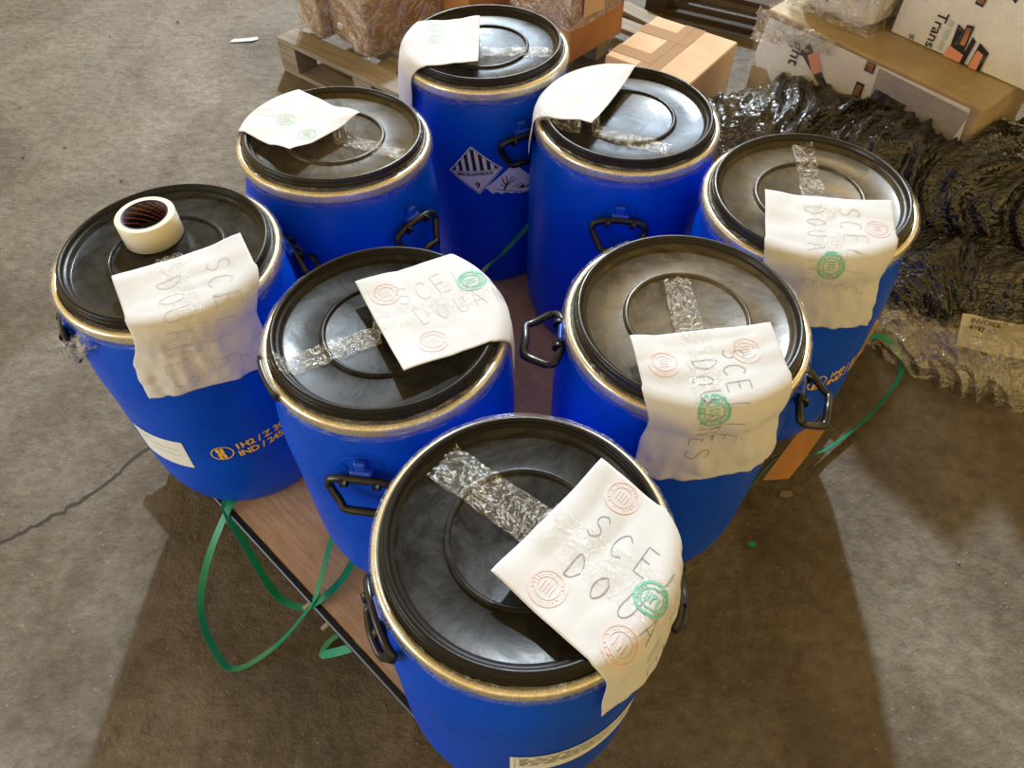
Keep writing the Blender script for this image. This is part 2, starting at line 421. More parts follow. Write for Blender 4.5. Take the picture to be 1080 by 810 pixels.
# lid centre offset (x, y), height change, tilt -- in metres / slope; handles = (bearing, drop in radii, swing-out degrees, sideways lean)
DR = {
 1: (-0.6087, 1.0140, -0.0113, -0.0117, -0.0022),
 2: (-0.3619, 1.3643, -0.0058,  0.0300,  0.0380),
 3: (-0.0618, 1.7137,  0.0039, -0.0115,  0.0082),
 4: ( 0.2476, 1.4461, -0.0131,  0.0134, -0.0092),
 5: ( 0.5568, 1.1560,  0.0007, -0.0233, -0.0127),
 6: (-0.2029, 0.8211,  0.0010, -0.0110,  0.0048),
 7: ( 0.2812, 0.8356,  0.0077,  0.0137, -0.0263),
 8: ( 0.0149, 0.4505,  0.0079,  0.0069, -0.0092)}
HANDLES = {1: [(206,0.55,10,0),(30,0.60,38,0)], 2: [(322,0.72,30,0),(142,0.72,10,0)], 3: [(294,0.72,8,0),(114,0.72,10,0)],
           4: [(264,0.72,34,0),(84,0.72,10,0)], 5: [(75,0.72,10,0),(255,1.35,6,0)], 6: [(262,0.72,22,0),(82,0.72,10,0)],
           7: [(176,0.45,78,0),(340,0.62,60,0)], 8: [(202,0.42,14,0),(354,0.60,20,0)]}
LABEL = {
 1: 'blue plastic drum at the far left with the roll of tape on its lid',
 2: 'blue drum behind the tape-roll drum, its paper with two small green stamps',
 3: 'rearmost blue drum, with the black and white striped hazard label',
 4: 'blue drum between the rearmost drum and the drum by the black film',
 5: 'blue drum at the far right beside the heap of black film',
 6: 'blue drum in the middle of the left side, paper slanting over its right rim',
 7: 'blue drum right of centre with crumpled tape on its dusty lid with painted tan sheen',
 8: 'nearest blue drum in front, its lid facing up with a large taped paper'}
GRP = 'blue drums on the pallet'
DM, DE = {}, {}
def dup(src, parent):
    c = src.copy(); C.objects.link(c); c.parent = parent; return c
proto = {}
def part(name, me, parent, mtx=None):
    key = name
    o = bpy.data.objects.new(name, me); C.objects.link(o); o.parent = parent
    if mtx is not None: o.matrix_local = mtx
    return o
for k in (6, 1, 2, 3, 4, 5, 7, 8):
    cx, cy, dz, tx, ty = DR[k]
    nrm = V((tx, ty, 1)).normalized()
    q = V((0,0,1)).rotation_difference(nrm)
    sc_h = 1 + dz/HD
    top = V((cx, cy, BASE + HD + dz))
    loc = top - nrm*(HD+dz)
    tilt = hypot(tx, ty)
    loc.z = BASE + 0.0005 + 0.93*R*tilt           # the low edge of the base touches the board
    mtx = Matrix.Translation(loc) @ q.to_matrix().to_4x4() @ Matrix.Diagonal((1, 1, (top.z-loc.z)/HD, 1))
    e = empty('blue_drum', mtx=mtx, label=LABEL[k], cat='drum', group=GRP)
    DM[k] = mtx; DE[k] = e
    part('body', ME_body, e); part('lid', ME_sheenlid if k in (2, 5, 7) else ME_lid, e, Matrix.Rotation(k*0.9, 4, 'Z')); part('clamp_ring', ME_ring, e, Matrix.Rotation(k*1.7, 4, 'Z'))
    if k in (1, 2, 3, 4, 5, 7, 8, 6): part('film_wrap', ME_film[k % 2], e, Matrix.Rotation(k*0.7, 4, 'Z'))
    for bear, drop, swing, lean in HANDLES[k]:
        a = radians(bear); z = zl(-drop); rr = body_r(z) - 0.001
        B = Matrix.Translation((rr*cos(a), rr*sin(a), z)) @ Matrix.Rotation(a - pi/2, 4, 'Z')
        part('handle_bracket', ME_bracket, e, B)
        part('moulded_oval', ME_oval, e, B)
        part('handle', ME_handle, e, B @ Matrix.Translation((0,0.008,-0.004)) @ Matrix.Rotation(radians(swing), 4, 'X'))
# the clamp lever that shows on the middle left drum
a0, a1 = radians(196), radians(222); pts = []
for i in range(9):
    a = a0 + (a1-a0)*i/8; pts.append((1.100*R*cos(a), 1.100*R*sin(a), zl(-0.15)))
mesh('clamp_lever', *tube(pts, 0.0055, 8, flat=1.6), MT['black'], DE[6])

# ------------------------------------------------------------------ decals wrapped on a drum body
def on_body(vs, bear, z0, off, rot=0.0, flip=1):
    out = []
    for v in vs:
        x, y = v[0]*cos(rot)-v[1]*sin(rot), v[0]*sin(rot)+v[1]*cos(rot)
        z = z0 + y; r_ = body_r(z) + off; a = radians(bear) + x/ r_
        out.append((r_*cos(a), r_*sin(a), z))
    return out
def patch(w_, h_, nx=14, ny=6, jag=0):
    vs = [((-0.5+i/nx)*w_, (-0.5+j/ny)*h_, 0) for j in range(ny+1) for i in range(nx+1)]
    fs = [(j*(nx+1)+i, j*(nx+1)+i+1, (j+1)*(nx+1)+i+1, (j+1)*(nx+1)+i) for j in range(ny) for i in range(nx)]
    return vs, fs
def shift(vf, dx, dy, s=1): return [V((v[0]*s+dx, v[1]*s+dy, 0)) for v in vf[0]], vf[1]
def ringpoly(r0, r1, n=36):
    vs = [(r*cos(2*pi*i/n), r*sin(2*pi*i/n), 0) for i in range(n) for r in (r0, r1)]
    return vs, [(2*i, 2*i+1, (2*((i+1)%n))+1, 2*((i+1)%n)) for i in range(n)]
def cutpoly(poly, n=1): return [V((*p, 0)) for p in poly], [tuple(range(len(poly)))]
# yellow packing code on the left drum
t = merge([shift(ringpoly(0.0195,0.0218), -0.004, 0.004), shift(text_mesh('u', 0.029, 0.0018), -0.0135, 0.0055), shift(text_mesh('n', 0.029, 0.0018), -0.0135, -0.012),
           shift(text_mesh('1H2 / Z 30', 0.0240, 0.0007, 0.96), 0.023, 0.005), shift(text_mesh('IND / 2452', 0.0240, 0.0007, 0.96), 0.023, -0.019)])
def decal(name, vf, m, drum, bear, z0, off=0.0012, rot=0.0, parent=None, label=None):
    o = mesh(name, on_body(vf[0], bear, z0, off, rot), vf[1], m, DE[drum], smooth=False, label=label); return o
decal('packing_code', t, MT['yellow'], 1, -77.5, 0.222, rot=0.06)
decal('packing_code', t, MT['yellow'], 5, -72, 0.245, rot=0.06)
# white label low on the left drum
decal('paper_label', patch(0.115, 0.092), MT['label'], 1, -114, 0.224, 0.0010, rot=-0.05)
ln = merge([shift(patch(0.085, 0.0010, 8, 1), 0.0, 0.015), shift(patch(0.060, 0.0010, 8, 1), 0.012, -0.004), shift(patch(0.03, 0.002, 4, 1), -0.03, 0.03)])
decal('label_print', ln, MT['labelgrey'], 1, -114, 0.224, 0.0016, rot=-0.05)
# white label low on the front drum
decal('paper_label', patch(0.205, 0.085, 20, 4), MT['label'], 8, -66, 0.275, 0.0010, rot=0.0)
P8 = [shift(patch(0.001, 0.075, 1, 5), -0.096, 0), shift(patch(0.19, 0.001, 16, 1), 0, 0.038)]
random.seed(8)
for r_ in range(7):
    x = -0.090
    while x < 0.085:
        wd = random.uniform(0.008, 0.028); P8.append(shift(patch(wd, 0.0028, 3, 1), x+wd/2, 0.030-r_*0.0065)); x += wd + random.uniform(0.003, 0.009)
decal('label_print', merge(P8), MT['labelgrey'], 8, -66, 0.275, 0.0016)
# hazard labels on the rearmost drum: class 9 diamond and the torn dead tree and fish diamond
def subd(poly_fn, n=10):  # diamond as a grid so that it bends with the body
    vs = [poly_fn(i/n, j/n) for j in range(n+1) for i in range(n+1)]
    return vs, [(j*(n+1)+i, j*(n+1)+i+1, (j+1)*(n+1)+i+1, (j+1)*(n+1)+i) for j in range(n) for i in range(n)]
H = 0.066   # half diagonal
def dia(u, v): return V(((u-v)*H, (u+v-1)*H, 0))
decal('hazard_label', subd(dia), MT['label'], 3, -97.5, 0.372, 0.0010, rot=0.12)
bars = []
for i in range(7):
    x0 = (-0.84+i*0.26)*H; x1 = x0+0.13*H
    if i == 6: x1 = x0+0.10*H
    top0, top1 = H*0.93-abs(x0), H*0.93-abs(x1)
    if min(top0, top1) < 0.05*H: top0 = max(top0, 0.08*H); top1 = max(top1, 0.08*H)
    bars.append(cutpoly([(x0, 0.03*H), (x1, 0.03*H), (x1, top1), (x0, top0)]))
def line(x0, y0, x1, y1, wd=0.0008):
    d = V((x1-x0, y1-y0)); n_ = V((-d.y, d.x)).normalized()*wd; k = 6; vs, fs = [], []
    for i in range(k+1):
        p = V((x0, y0)) + d*i/k; vs += [V((p.x+n_.x, p.y+n_.y, 0)), V((p.x-n_.x, p.y-n_.y, 0))]
    return vs, [(2*i, 2*i+1, 2*i+3, 2*i+2) for i in range(k)]
I = 0.93*H
bars += [line(0,I,I,0), line(I,0,0,-I), line(0,-I,-I,0), line(-I,0,0,I), line(-I,0,I,0,0.0005),
         shift(text_mesh('MISCELLANEOUS', 0.0115, 0.0004), -0.046, -0.0115), shift(text_mesh('9', 0.024, 0.0006), -0.006, -0.047)]
decal('hazard_print', merge(bars), MT['labelblack'], 3, -97.5, 0.372, 0.0018, rot=0.12)
# second diamond, lower half torn away
random.seed(5)
def torn(u, v):
    p = dia(u, v); lim = -0.012 + 0.006*ns(p.x*90, 3.3) + 0.003*ns(p.x*260, 1.1)
    return V((p.x, max(p.y, lim - 0.30*(p.x+H)*0.35), 0))
decal('torn_hazard_label', subd(torn, 16), MT['label'], 3, -72.5, 0.322, 0.0010, rot=-0.05)
tree = [line(-0.020,-0.012,-0.016,0.012,0.0022), line(-0.018,0.002,-0.032,0.018,0.0014), line(-0.016,0.008,-0.024,0.028,0.0012),
        line(-0.016,0.010,-0.006,0.030,0.0012), line(-0.016,0.004,0.000,0.020,0.0013), line(-0.028,0.014,-0.034,0.026,0.0008), line(-0.004,0.017,0.004,0.026,0.0008),
        line(-0.018,-0.002,-0.032,0.004,0.0010), line(0.004,0.002,0.020,0.010,0.0008), line(0.004,0.002,0.022,-0.004,0.0008), line(0.020,0.010,0.034,0.000,0.0008),
        cutpoly([(0.016,0.0),(0.026,0.006),(0.034,0.0),(0.026,-0.005)]), cutpoly([(0.034,0.0),(0.042,0.007),(0.040,-0.004)]), line(-0.04,-0.011,0.03,-0.014,0.0008)]
decal('hazard_print', merge(tree), MT['labelblack'], 3, -72.5, 0.322, 0.0018, rot=-0.25)

# ------------------------------------------------------------------ papers draped over the rims
STROKES = {
 'S': [[(0.8,0.85),(0.5,1.0),(0.15,0.85),(0.2,0.6),(0.7,0.42),(0.8,0.2),(0.45,0.0),(0.1,0.12)]],
 'C': [[(0.85,0.85),(0.5,1.0),(0.15,0.75),(0.1,0.3),(0.4,0.0),(0.85,0.12)]],
 'E': [[(0.8,1.0),(0.15,1.0),(0.12,0.0),(0.8,0.0)],[(0.14,0.52),(0.65,0.52)]],
 'L': [[(0.2,1.0),(0.15,0.0),(0.8,0.0)]],
 'É': [[(0.8,1.0),(0.15,1.0),(0.12,0.0),(0.8,0.0)],[(0.14,0.52),(0.65,0.52)],[(0.4,1.12),(0.7,1.3)]],
 'D': [[(0.15,0.0),(0.15,1.0),(0.6,0.9),(0.85,0.5),(0.6,0.1),(0.15,0.0)]],
 'O': [[(0.5,1.0),(0.15,0.75),(0.12,0.3),(0.45,0.0),(0.82,0.3),(0.82,0.75),(0.5,1.0)]],
 'U': [[(0.15,1.0),(0.15,0.25),(0.45,0.0),(0.8,0.25),(0.8,1.0)]],
 'A': [[(0.05,0.0),(0.45,1.0),(0.85,0.0)],[(0.2,0.38),(0.7,0.38)]],
 'N': [[(0.12,0.0),(0.15,1.0),(0.75,0.0),(0.8,1.0)]]}
def smooth01(x): x = min(max(x,0),1); return x*x*(3-2*x)
FREE = [(1.0,0.012),(1.04,-0.012),(1.085,-0.07),(1.115,-0.15),(1.13,-0.30),(1.16,-0.55),(1.19,-0.85),(1.21,-1.3),(1.21,-2.0)]
TAPED = [(1.0,0.012),(1.045,-0.012),(1.09,-0.07),(1.112,-0.14),(1.115,-0.25),(1.10,-0.36),(1.125,-0.50),(1.165,-0.70),(1.20,-1.0),(1.21,-1.6),(1.21,-2.0)]
def along(path, s):
    for (r0, z0), (r1, z1) in zip(path, path[1:]):
        d = hypot(r1-r0, z1-z0)
        if s <= d: return r0+(r1-r0)*s/d, z0+(z1-z0)*s/d, (z0-z1)/d, (r1-r0)/d
        s -= d
    return path[-1][0], path[-1][1]-s, 1, 0
class Sheet:
    def __init__(s, drum, A, B, length=1.65, taped=False, seed=0.0, wr=1.0, lift=0.05, flare=1.0, flip=False, swing=0.0):
        s.swing = swing
        s.drum, s.A, s.B, s.L = drum, V(A), V(B), length
        s.Vd = (s.A-s.B); s.W = s.Vd.length; s.Vd.normalize()
        u = V((s.Vd.y, -s.Vd.x)); mid = (s.A+s.B)/2
        if (mid + u*length).length < (mid - u*length).length: u = -u
        if flip: u = -u
        s.U = u; s.path = spline([(a,b,0) for a,b in (TAPED if taped else FREE)], 5); s.path = [(p.x,p.y) for p in s.path]
        s.seed, s.wr, s.lift, s.taped, s.flare = seed, wr, lift, taped, flare
        s.phi = atan2(u.y, u.x)
    def pos(s, u, v, off=0.0):       # u along the sheet towards the hanging end, v across, in radii -> drum frame
        p = s.B + s.U*u + s.Vd*v
        rho = p.length; sd = s.seed
        n1 = ns(u*2.2+sd, v*2.2, sd)*0.6 + ns(u*5+sd, v*5, 3+sd)*0.25
        if rho < 0.985:
            e_ = min(v, s.W-v)
            bow = s.lift*smooth01(1-u/0.5)*(0.35+0.65*smooth01(1-e_/0.35))
            n2 = abs(ns(u*4.2+sd, v*1.3+2, 8+sd))*1.0 + abs(ns(u*2+v*5, sd, 4))*0.5
            z = 0.012 + bow + s.wr*(0.024*n1 + 0.022*n2)*smooth01((0.99-rho)/0.25) + s.wr*0.006
            x, y = p.x, p.y
            return V((x*R, y*R, zl(z)+off))
        sl = rho-0.985
        r_, z, nr, nz = along(s.path, sl)
        th = atan2(p.y, p.x); d = (th - s.phi + pi) % (2*pi) - pi
        # sideways distance from the sheet's own centre line, kept when it hangs
        b = p.dot(V((-s.U.y, s.U.x)))
        dc = b/(1.06*s.flare**-1 if s.flare else 1.06)
        d = d + (dc - d)*smooth01(sl/0.55)*0.9
        d += s.swing*smooth01(sl/0.6)
        hang = smooth01(sl/0.35)
        fold = s.wr*(0.030*ns(d*5+sd, sl*1.3, sd)*1.2 + 0.016*ns(d*13+sd, sl*4, 5+sd))*hang + s.wr*0.006
        if s.taped: fold += 0.030*hang*abs(ns(d*7, sl*5, sd+2))*(0.3+min(1, abs(sl-0.35)*3))
        r2 = r_ + max(fold, 0.0) ; a = s.phi + d
        return V(((r2*R+off*nr)*cos(a), (r2*R+off*nr)*sin(a), zl(z)+off*nz))
    def build(s, label, m=None, nu=72, nv=52, group=None):
        vs = [s.pos(s.L*i/nu, s.W*j/nv) for i in range(nu+1) for j in range(nv+1)]
        fs = [(i*(nv+1)+j, (i+1)*(nv+1)+j, (i+1)*(nv+1)+j+1, i*(nv+1)+j+1) for i in range(nu) for j in range(nv)]
        o = mesh('paper_sheet', vs, fs, m or MT['paper'], label=label, cat='paper', group=group)
        o.matrix_world = DM[s.drum].copy()
        md = o.modifiers.new('thick', 'SOLIDIFY'); md.thickness = 0.0004; md.offset = 0
        s.ob = o; return o
    def uv(s, x, y):
        p = V((x,y))-s.B; return p.dot(s.U), p.dot(s.Vd)
    def ribbon(s, lines, wd, off=0.0009):
        vs, fs = [], []
        for ln_ in lines:
            pts = []
            for (a, b), (c, d) in zip(ln_, ln_[1:]):
                k = max(1, int(hypot(c-a, d-b)/0.03))
                for i in range(k): pts.append((a+(c-a)*i/k, b+(d-b)*i/k))
            pts.append(ln_[-1]); base = len(vs); n_ = len(pts)
            for i, (a, b) in enumerate(pts):
                p0 = pts[max(i-1,0)]; p1 = pts[min(i+1,n_-1)]
                dx, dy = p1[0]-p0[0], p1[1]-p0[1]; L = hypot(dx, dy) or 1
                ox, oy = -dy/L*wd, dx/L*wd
                for sg in (1, -1): vs.append(s.pos(a+ox*sg, b+oy*sg, off))
            for i in range(n_-1): fs.append((base+2*i, base+2*i+1, base+2*i+3, base+2*i+2))
        return vs, fs
    def stamp(s, u, v, r_, m, rich=True, seed=0):
        ls = []
        for k_, a0, a1 in ((1.0,0,360),(0.92,20,340),(0.62,0,360)) if rich else ((1.0,0,360),(0.7,30,300)):
            ls.append([(u + r_*k_*cos(radians(a0+(a1-a0)*i/28)), v + r_*k_*sin(radians(a0+(a1-a0)*i/28))) for i in range(29)])
        random.seed(seed)
        for i in range(22):        # marks round the band
            a = 2*pi*i/22
            if random.random() < 0.7: ls.append([(u+r_*0.70*cos(a), v+r_*0.70*sin(a)), (u+r_*0.84*cos(a+0.08), v+r_*0.84*sin(a+0.08))])
        for i in range(4): ls.append([(u-r_*0.3+r_*0.2*i, v-r_*0.3), (u-r_*0.35+r_*0.2*i, v+r_*0.3)])
        o = mesh('ink_stamp', *s.ribbon(ls, 0.0042 if m is MT['pink'] else 0.0055), m, s.ob, smooth=False)
        return o
    def write(s, word, u, v, size, m, adv=None, jit=0.0, wd=0.0034, slope=0.0, seed=1):
        random.seed(seed); ls = []; adv = adv or size*0.82
        for i, ch in enumerate(word):
            sz = size*random.uniform(0.88, 1.08); ou = u+adv*i; ov = v + slope*i + random.uniform(-jit, jit); sh = random.uniform(-0.12, 0.12)
            for st in STROKES[ch]:
                pl = spline([(ou+(a*0.62+b*sh)*sz, ov+b*sz, 0) for a, b in st], 4 if ch in 'SCODU' else 1)
                ls.append([(p.x, p.y) for p in pl])
        return mesh('handwriting', *s.ribbon(ls, wd), m, s.ob, smooth=False)

PG = 'white sheets taped over the drum rims'
S = {}
S[8] = Sheet(8, (0.573,0.542), (-0.227,-0.342), 1.62, seed=2.1, wr=0.9, lift=0.07)
S[8].build('white handwritten sheet on the nearest drum, one green and three pink stamps', group=PG)
S[7] = Sheet(7, (0.649,-0.192), (-0.573,-0.359), 1.62, True, seed=5.7, lift=0.05, wr=1.2)
S[7].build('crinkled white sheet on the drum right of centre, green stamp by its rim', group=PG)
S[6] = Sheet(6, (-0.289,0.422), (0.244,-0.628), 1.45, seed=8.2, wr=0.7, lift=0.05, flip=True)
S[6].build('white sheet on the middle left drum, green ring stamp near its upper right corner', group=PG)
S[5] = Sheet(5, (0.695,-0.306), (-0.521,-0.094), 1.66, True, seed=11.4, lift=0.05)
S[5].build('white sheet on the far right drum, folded down over its near side', group=PG)
S[4] = Sheet(4, (0.152,0.799), (-0.480,-0.440), 1.28, seed=14.9, wr=1.0, lift=0.08)
S[4].build('blank white sheet on the drum between the rearmost and the far right one', group=PG)
S[3] = Sheet(3, (-0.068,0.485), (-0.062,-0.687), 1.62, seed=17.3, wr=0.9, lift=0.05)
S[3].build('white sheet on the rearmost drum, hanging over its left side', group=PG)
S[2] = Sheet(2, (0.290,0.180), (-0.350,-0.620), 1.60, seed=21.5, wr=0.8, lift=0.10, flip=True)
S[2].build('white sheet with two pale green stamps on the drum behind the tape roll', group=PG)
S[1] = Sheet(1, (0.754,0.078), (-0.313,-0.500), 1.60, True, seed=26.2, wr=1.1, lift=0.05, swing=-0.14)
S[1].build('creased white sheet beside the tape roll, hanging down the far left drum', group=PG)
def st(k, x, y, r_, m, sd=0): u, v = S[k].uv(x, y); S[k].stamp(u, v, r_, MT[m], seed=sd)
st(8, 0.706,0.236, 0.125, 'pink', 1); st(8, 0.151,-0.436, 0.13, 'pink', 2); st(8, 0.600,-0.80, 0.13, 'pink', 3); st(8, 0.830,-0.50, 0.115, 'green', 4)
st(7, 0.394,-0.480, 0.13, 'pink', 5); st(7, -0.312,-0.640, 0.13, 'pink', 6); st(7, 0.05,-1.06, 0.13, 'green', 7)
st(6, 0.0,0.289, 0.13, 'pink', 8); st(6, 0.455,-0.273, 0.13, 'pink', 9); st(6, 0.755,0.472, 0.125, 'green', 10)
st(5, -0.071,-1.10, 0.125, 'green', 11); st(5, 0.457,-0.672, 0.12, 'pink', 12)
st(3, -0.634,0.274, 0.11, 'pale_green', 13); st(3, -0.612,-0.03, 0.11, 'pale_green', 14)
st(2, -0.56,0.14, 0.12, 'pale_green', 15); st(2, -0.256,-0.20, 0.12, 'pale_green', 16)
S[8].write('SCELLÉ', 0.26, 0.66, 0.21, MT['pen'], 0.205, 0.015, 0.0030); S[8].write('DOUANE', 0.34, 0.34, 0.20, MT['pen'], 0.205, 0.015, 0.0030, seed=4)
S[6].write('SCELLÉ', 0.26, 0.72, 0.24, MT['pale_pen'], 0.185, 0.015); S[6].write('DOUANE', 0.34, 0.42, 0.20, MT['pale_pen'], 0.175, 0.015, seed=2)
S[7].write('SCELLÉ', 0.22, 0.72, 0.20, MT['pen'], 0.165, 0.02, 0.0028, slope=-0.03); S[7].write('DOUANES', 0.30, 0.44, 0.19, MT['pen'], 0.155, 0.02, 0.0028, seed=6, slope=-0.01)
S[5].write('SCELLÉ', 0.15, 0.70, 0.22, MT['pale_pen'], 0.19, 0.02, slope=0.01); S[5].write('DOUANE', 0.15, 0.40, 0.20, MT['pale_pen'], 0.18, 0.02, seed=7)
S[1].write('SCELLÉ', 0.22, 0.78, 0.24, MT['pale_pen'], 0.21, 0.03, slope=-0.02); S[1].write('DOUANES', 0.26, 0.34, 0.22, MT['pale_pen'], 0.19, 0.02, seed=9, slope=-0.01)

# ------------------------------------------------------------------ crumpled clear tape on each lid, running over its sheet
def tape(k, P, Q, wd=0.29, seed=0.0, amp=1.0):
    P, Q = V(P), V(Q); d = Q-P; L = d.length; d.normalize(); n_ = V((-d.y, d.x)); sh = S[k]
    nu, nv = int(L*70), 22; vs, fs = [], []
    for i in range(nu+1):
        for j in range(nv+1):
            u, vv = L*i/nu, (j/nv-0.5)*wd
            edge = 1 + 0.10*ns(u*5, seed) ; ends = 0.04*ns(vv*30, seed)*(1 if i in (0,nu) else 0)
            p = P + d*(u+ends) + n_*vv*edge
            crump = abs(ns(u*9+seed, vv*14, seed))*0.030 + abs(ns(u*3+seed, vv*38, 1+seed))*0.028 + abs(ns(u*26, vv*26, seed))*0.012
            a, b = sh.uv(p.x, p.y)
            on = (-0.02 < a < sh.L) and (-0.01 < b < sh.W+0.01)
            q = None
            if on: q = sh.pos(a, b, 0.0012 + crump*R*0.22*amp)
            else:
                rho = p.length
                if rho <= 1.0: q = V((p.x*R, p.y*R, zl(lidz(min(rho,0.998)) + 0.008 + crump*amp)))
                else:
                    r_, z, nr, nz = along(sh.path, rho-0.985); q = V(((r_+0.01)*R*p.x/rho, (r_+0.01)*R*p.y/rho, zl(z)+crump*R*0.3))
            vs.append(q)
    fm = []
    for i in range(nu):
        for j in range(nv):
            fs.append((i*(nv+1)+j, (i+1)*(nv+1)+j, (i+1)*(nv+1)+j+1, i*(nv+1)+j+1))
            p = P + d*(L*(i+0.5)/nu) + n_*((j+0.5)/nv-0.5)*wd; a, b = sh.uv(p.x, p.y)
            fm.append(1 if (-0.02 < a < sh.L and -0.01 < b < sh.W+0.01) else 0)
    return mesh('adhesive_tape', vs, fs, None, DE[k], mats=[MT['clear'], MT['tapeflat']], fm=fm)
tape(8, (-0.616,0.625), (0.99,-0.62), 0.34, 3.1, 1.2)
tape(7, (-0.045,0.460), (0.032,-1.20), 0.26, 6.2, 1.3)
tape(6, (-0.840,-0.480), (1.08,0.45), 0.24, 9.3, 0.7)
tape(5, (0.134,0.870), (-0.10,-1.25), 0.24, 12.4, 0.7)
tape(4, (0.400,-0.680), (-1.10,-0.06), 0.24, 15.5)
tape(3, (0.860,-0.215), (-1.10,-0.10), 0.24, 18.6)
tape(2, (0.840,-0.370), (-1.10,0.37), 0.22, 21.7)
tape(1, (0.030,-0.05), (0.720,-1.30), 0.24, 24.8, 0.6)
# loose clear film dangling by the left drum's handle
vs, fs = [], []
for i in range(25):
    for j in range(13):
        t_ = i/24; a = radians(-118 - 40*t_); r_ = (1.09 + 0.22*t_ + 0.10*abs(ns(t_*4, j*0.3)))*R
        z = zl(-0.28 - 0.75*t_) + (j/12-0.5)*0.05*(1-0.2*t_) ; r_ += 0.018*ns(t_*9, j*0.7, 2)
        a += 0.10*ns(t_*6, j*0.4, 7)
        vs.append((r_*cos(a), r_*sin(a), z))
for i in range(24):
    for j in range(12): fs.append((i*13+j, (i+1)*13+j, (i+1)*13+j+1, i*13+j+1))
mesh('loose_film', vs, fs, MT['clear'], DE[1])

# ------------------------------------------------------------------ roll of tape on the left lid
ro = empty('tape_roll', mtx=DM[1] @ Matrix.Translation((-0.036, 0.047, zl(-0.098)+0.001)), label='roll of clear packing tape standing flat on the far left drum lid', cat='tape roll')
hr, rr0, rr1 = 0.048, 0.038, 0.0515
mesh('wound_tape', *lathe([(rr0+0.002,0.0),(rr1-0.001,0.0),(rr1,0.001),(rr1,hr-0.001),(rr1-0.001,hr),(rr0+0.002,hr)], 64), MT['rollclear'], ro)
mesh('roll_face', *lathe([(rr0+0.001,hr+0.0004),(rr1-0.0015,hr+0.0004)], 64), MT['rollwhite'], ro)
core = mesh('core', *lathe([(rr0+0.0025,hr+0.0006),(rr0,hr+0.0006),(rr0,0.0006),(rr0+0.0025,0.0006)], 64), MT['navy'], ro)
random.seed(2); pv, pf = [], []
for row in range(7):
    for i in range(16):
        a = 2*pi*(i+0.5*(row%2))/16; z0 = 0.004+row*0.0062; b = len(pv)
        for k_ in range(5):
            aa = a + k_*0.05; zz = z0 + k_*0.0010
            pv += [((rr0-0.0006)*cos(aa), (rr0-0.0006)*sin(aa), zz), ((rr0-0.0006)*cos(aa), (rr0-0.0006)*sin(aa), zz+0.0024)]
        for k_ in range(4): pf.append((b+2*k_, b+2*k_+1, b+2*k_+3, b+2*k_+2))
mesh('core_print', pv, pf, MT['orange'], core)

# ------------------------------------------------------------------ pallets
def pallet(name, origin, ex, lx, ly, nb, bw, m, label, h=0.14, deck='x', group=None, boards=None, lower=True):
    """origin = one top corner, ex = bearing of the long side; deck boards run along x (local)"""
    e = empty(name, (origin[0], origin[1], 0), ex, label=label, cat='pallet', group=group)
    md = {}
    def b_(nm, size, loc):
        key = (nm, tuple(round(s, 4) for s in size))
        if key in md:
            o = md[key].copy(); C.objects.link(o); o.parent = e; o.location = loc
        else:
            o = box(nm, size, loc, m, e, bev=0.002); md[key] = o
        o.rotation_euler = (0, 0, random.uniform(-0.006, 0.006)); return o
    for i in range(nb):
        y = bw/2 + (ly-bw)*i/(nb-1)
        b_('deck_board', (lx, bw, 0.020), (lx/2, y, h-0.010))
    for x in (0.05, lx/2, lx-0.05):
        b_('stringer_board', (0.10, ly, 0.018), (x, ly/2, h-0.0295))
        for y in (0.05, ly/2, ly-0.05): b_('block', (0.098, 0.098, h-0.0585), (x, y, 0.02+(h-0.0585)/2))
    if lower:
        for y in (0.05, ly/2, ly-0.05): b_('bottom_board', (lx, 0.098, 0.0195), (lx/2, y, 0.01))
    return e
random.seed(11)
# drum pallet: corner nearest the camera, local x runs to the back right, local y to the back left
PX, PY, PA = -0.015, 0.27, radians(46.2)
EDGE = 0.055      # the drums overhang this side
dp = pallet('drum_pallet', (PX-EDGE*sin(PA)+1.50*cos(PA), PY+EDGE*cos(PA)+1.50*sin(PA)), PA+pi/2, 1.12, 1.48, 11, 0.09, MT['warmwood'], 'wooden pallet under the blue drums, its blocks showing at the right', h=BASE-0.012)
def loc2w(x, y, z): return (PX + x*cos(PA) - y*sin(PA), PY + x*sin(PA) + y*cos(PA), z)
bd = empty('plywood_board', (PX, PY, 0), PA, label='scuffed brown plywood board with a black metal edge, under the drums', cat='board')
box('board_panel', (1.10, 1.12, 0.0115), (0.535, 0.62, BASE-0.0059), MT['ply'], bd, bev=0.001)
# black edge bar along the left-front side (local x = -0.02)
box('edge_bar', (0.014, 1.12, 0.022), (-0.024, 0.62, BASE-0.010), MT['blackmetal'], bd, bev=0.003)
for y in (0.46, 0.52, 0.80):
    mesh('bolt', *tube([(-0.031,y,BASE-0.016),(-0.045,y,BASE-0.016)], 0.005, 8), MT['ring'], bd, smooth=False)
# torn piece of cardboard poking out under the right drums
cb = [loc2w(0.62,-0.01,0.142), loc2w(0.80,0.02,0.142), loc2w(0.93,-0.03,0.130), loc2w(0.77,-0.14,0.118)]
c3 = [(0.560,0.885,0.143),(0.700,1.050,0.143),(0.748,1.040,0.125),(0.672,0.950,0.115),(0.630,0.905,0.118)]
vs = [V(p) for p in c3] + [V(p)+V((0,0,0.004)) for p in c3]
mesh('cardboard_scrap', vs, [(4,3,2,1,0),(5,6,7,8,9)]+[(i,(i+1)%5,5+(i+1)%5,5+i) for i in range(5)], MT['orangecard'], smooth=False,
     label='orange brown cardboard flap sticking out under the drum right of centre', cat='cardboard')

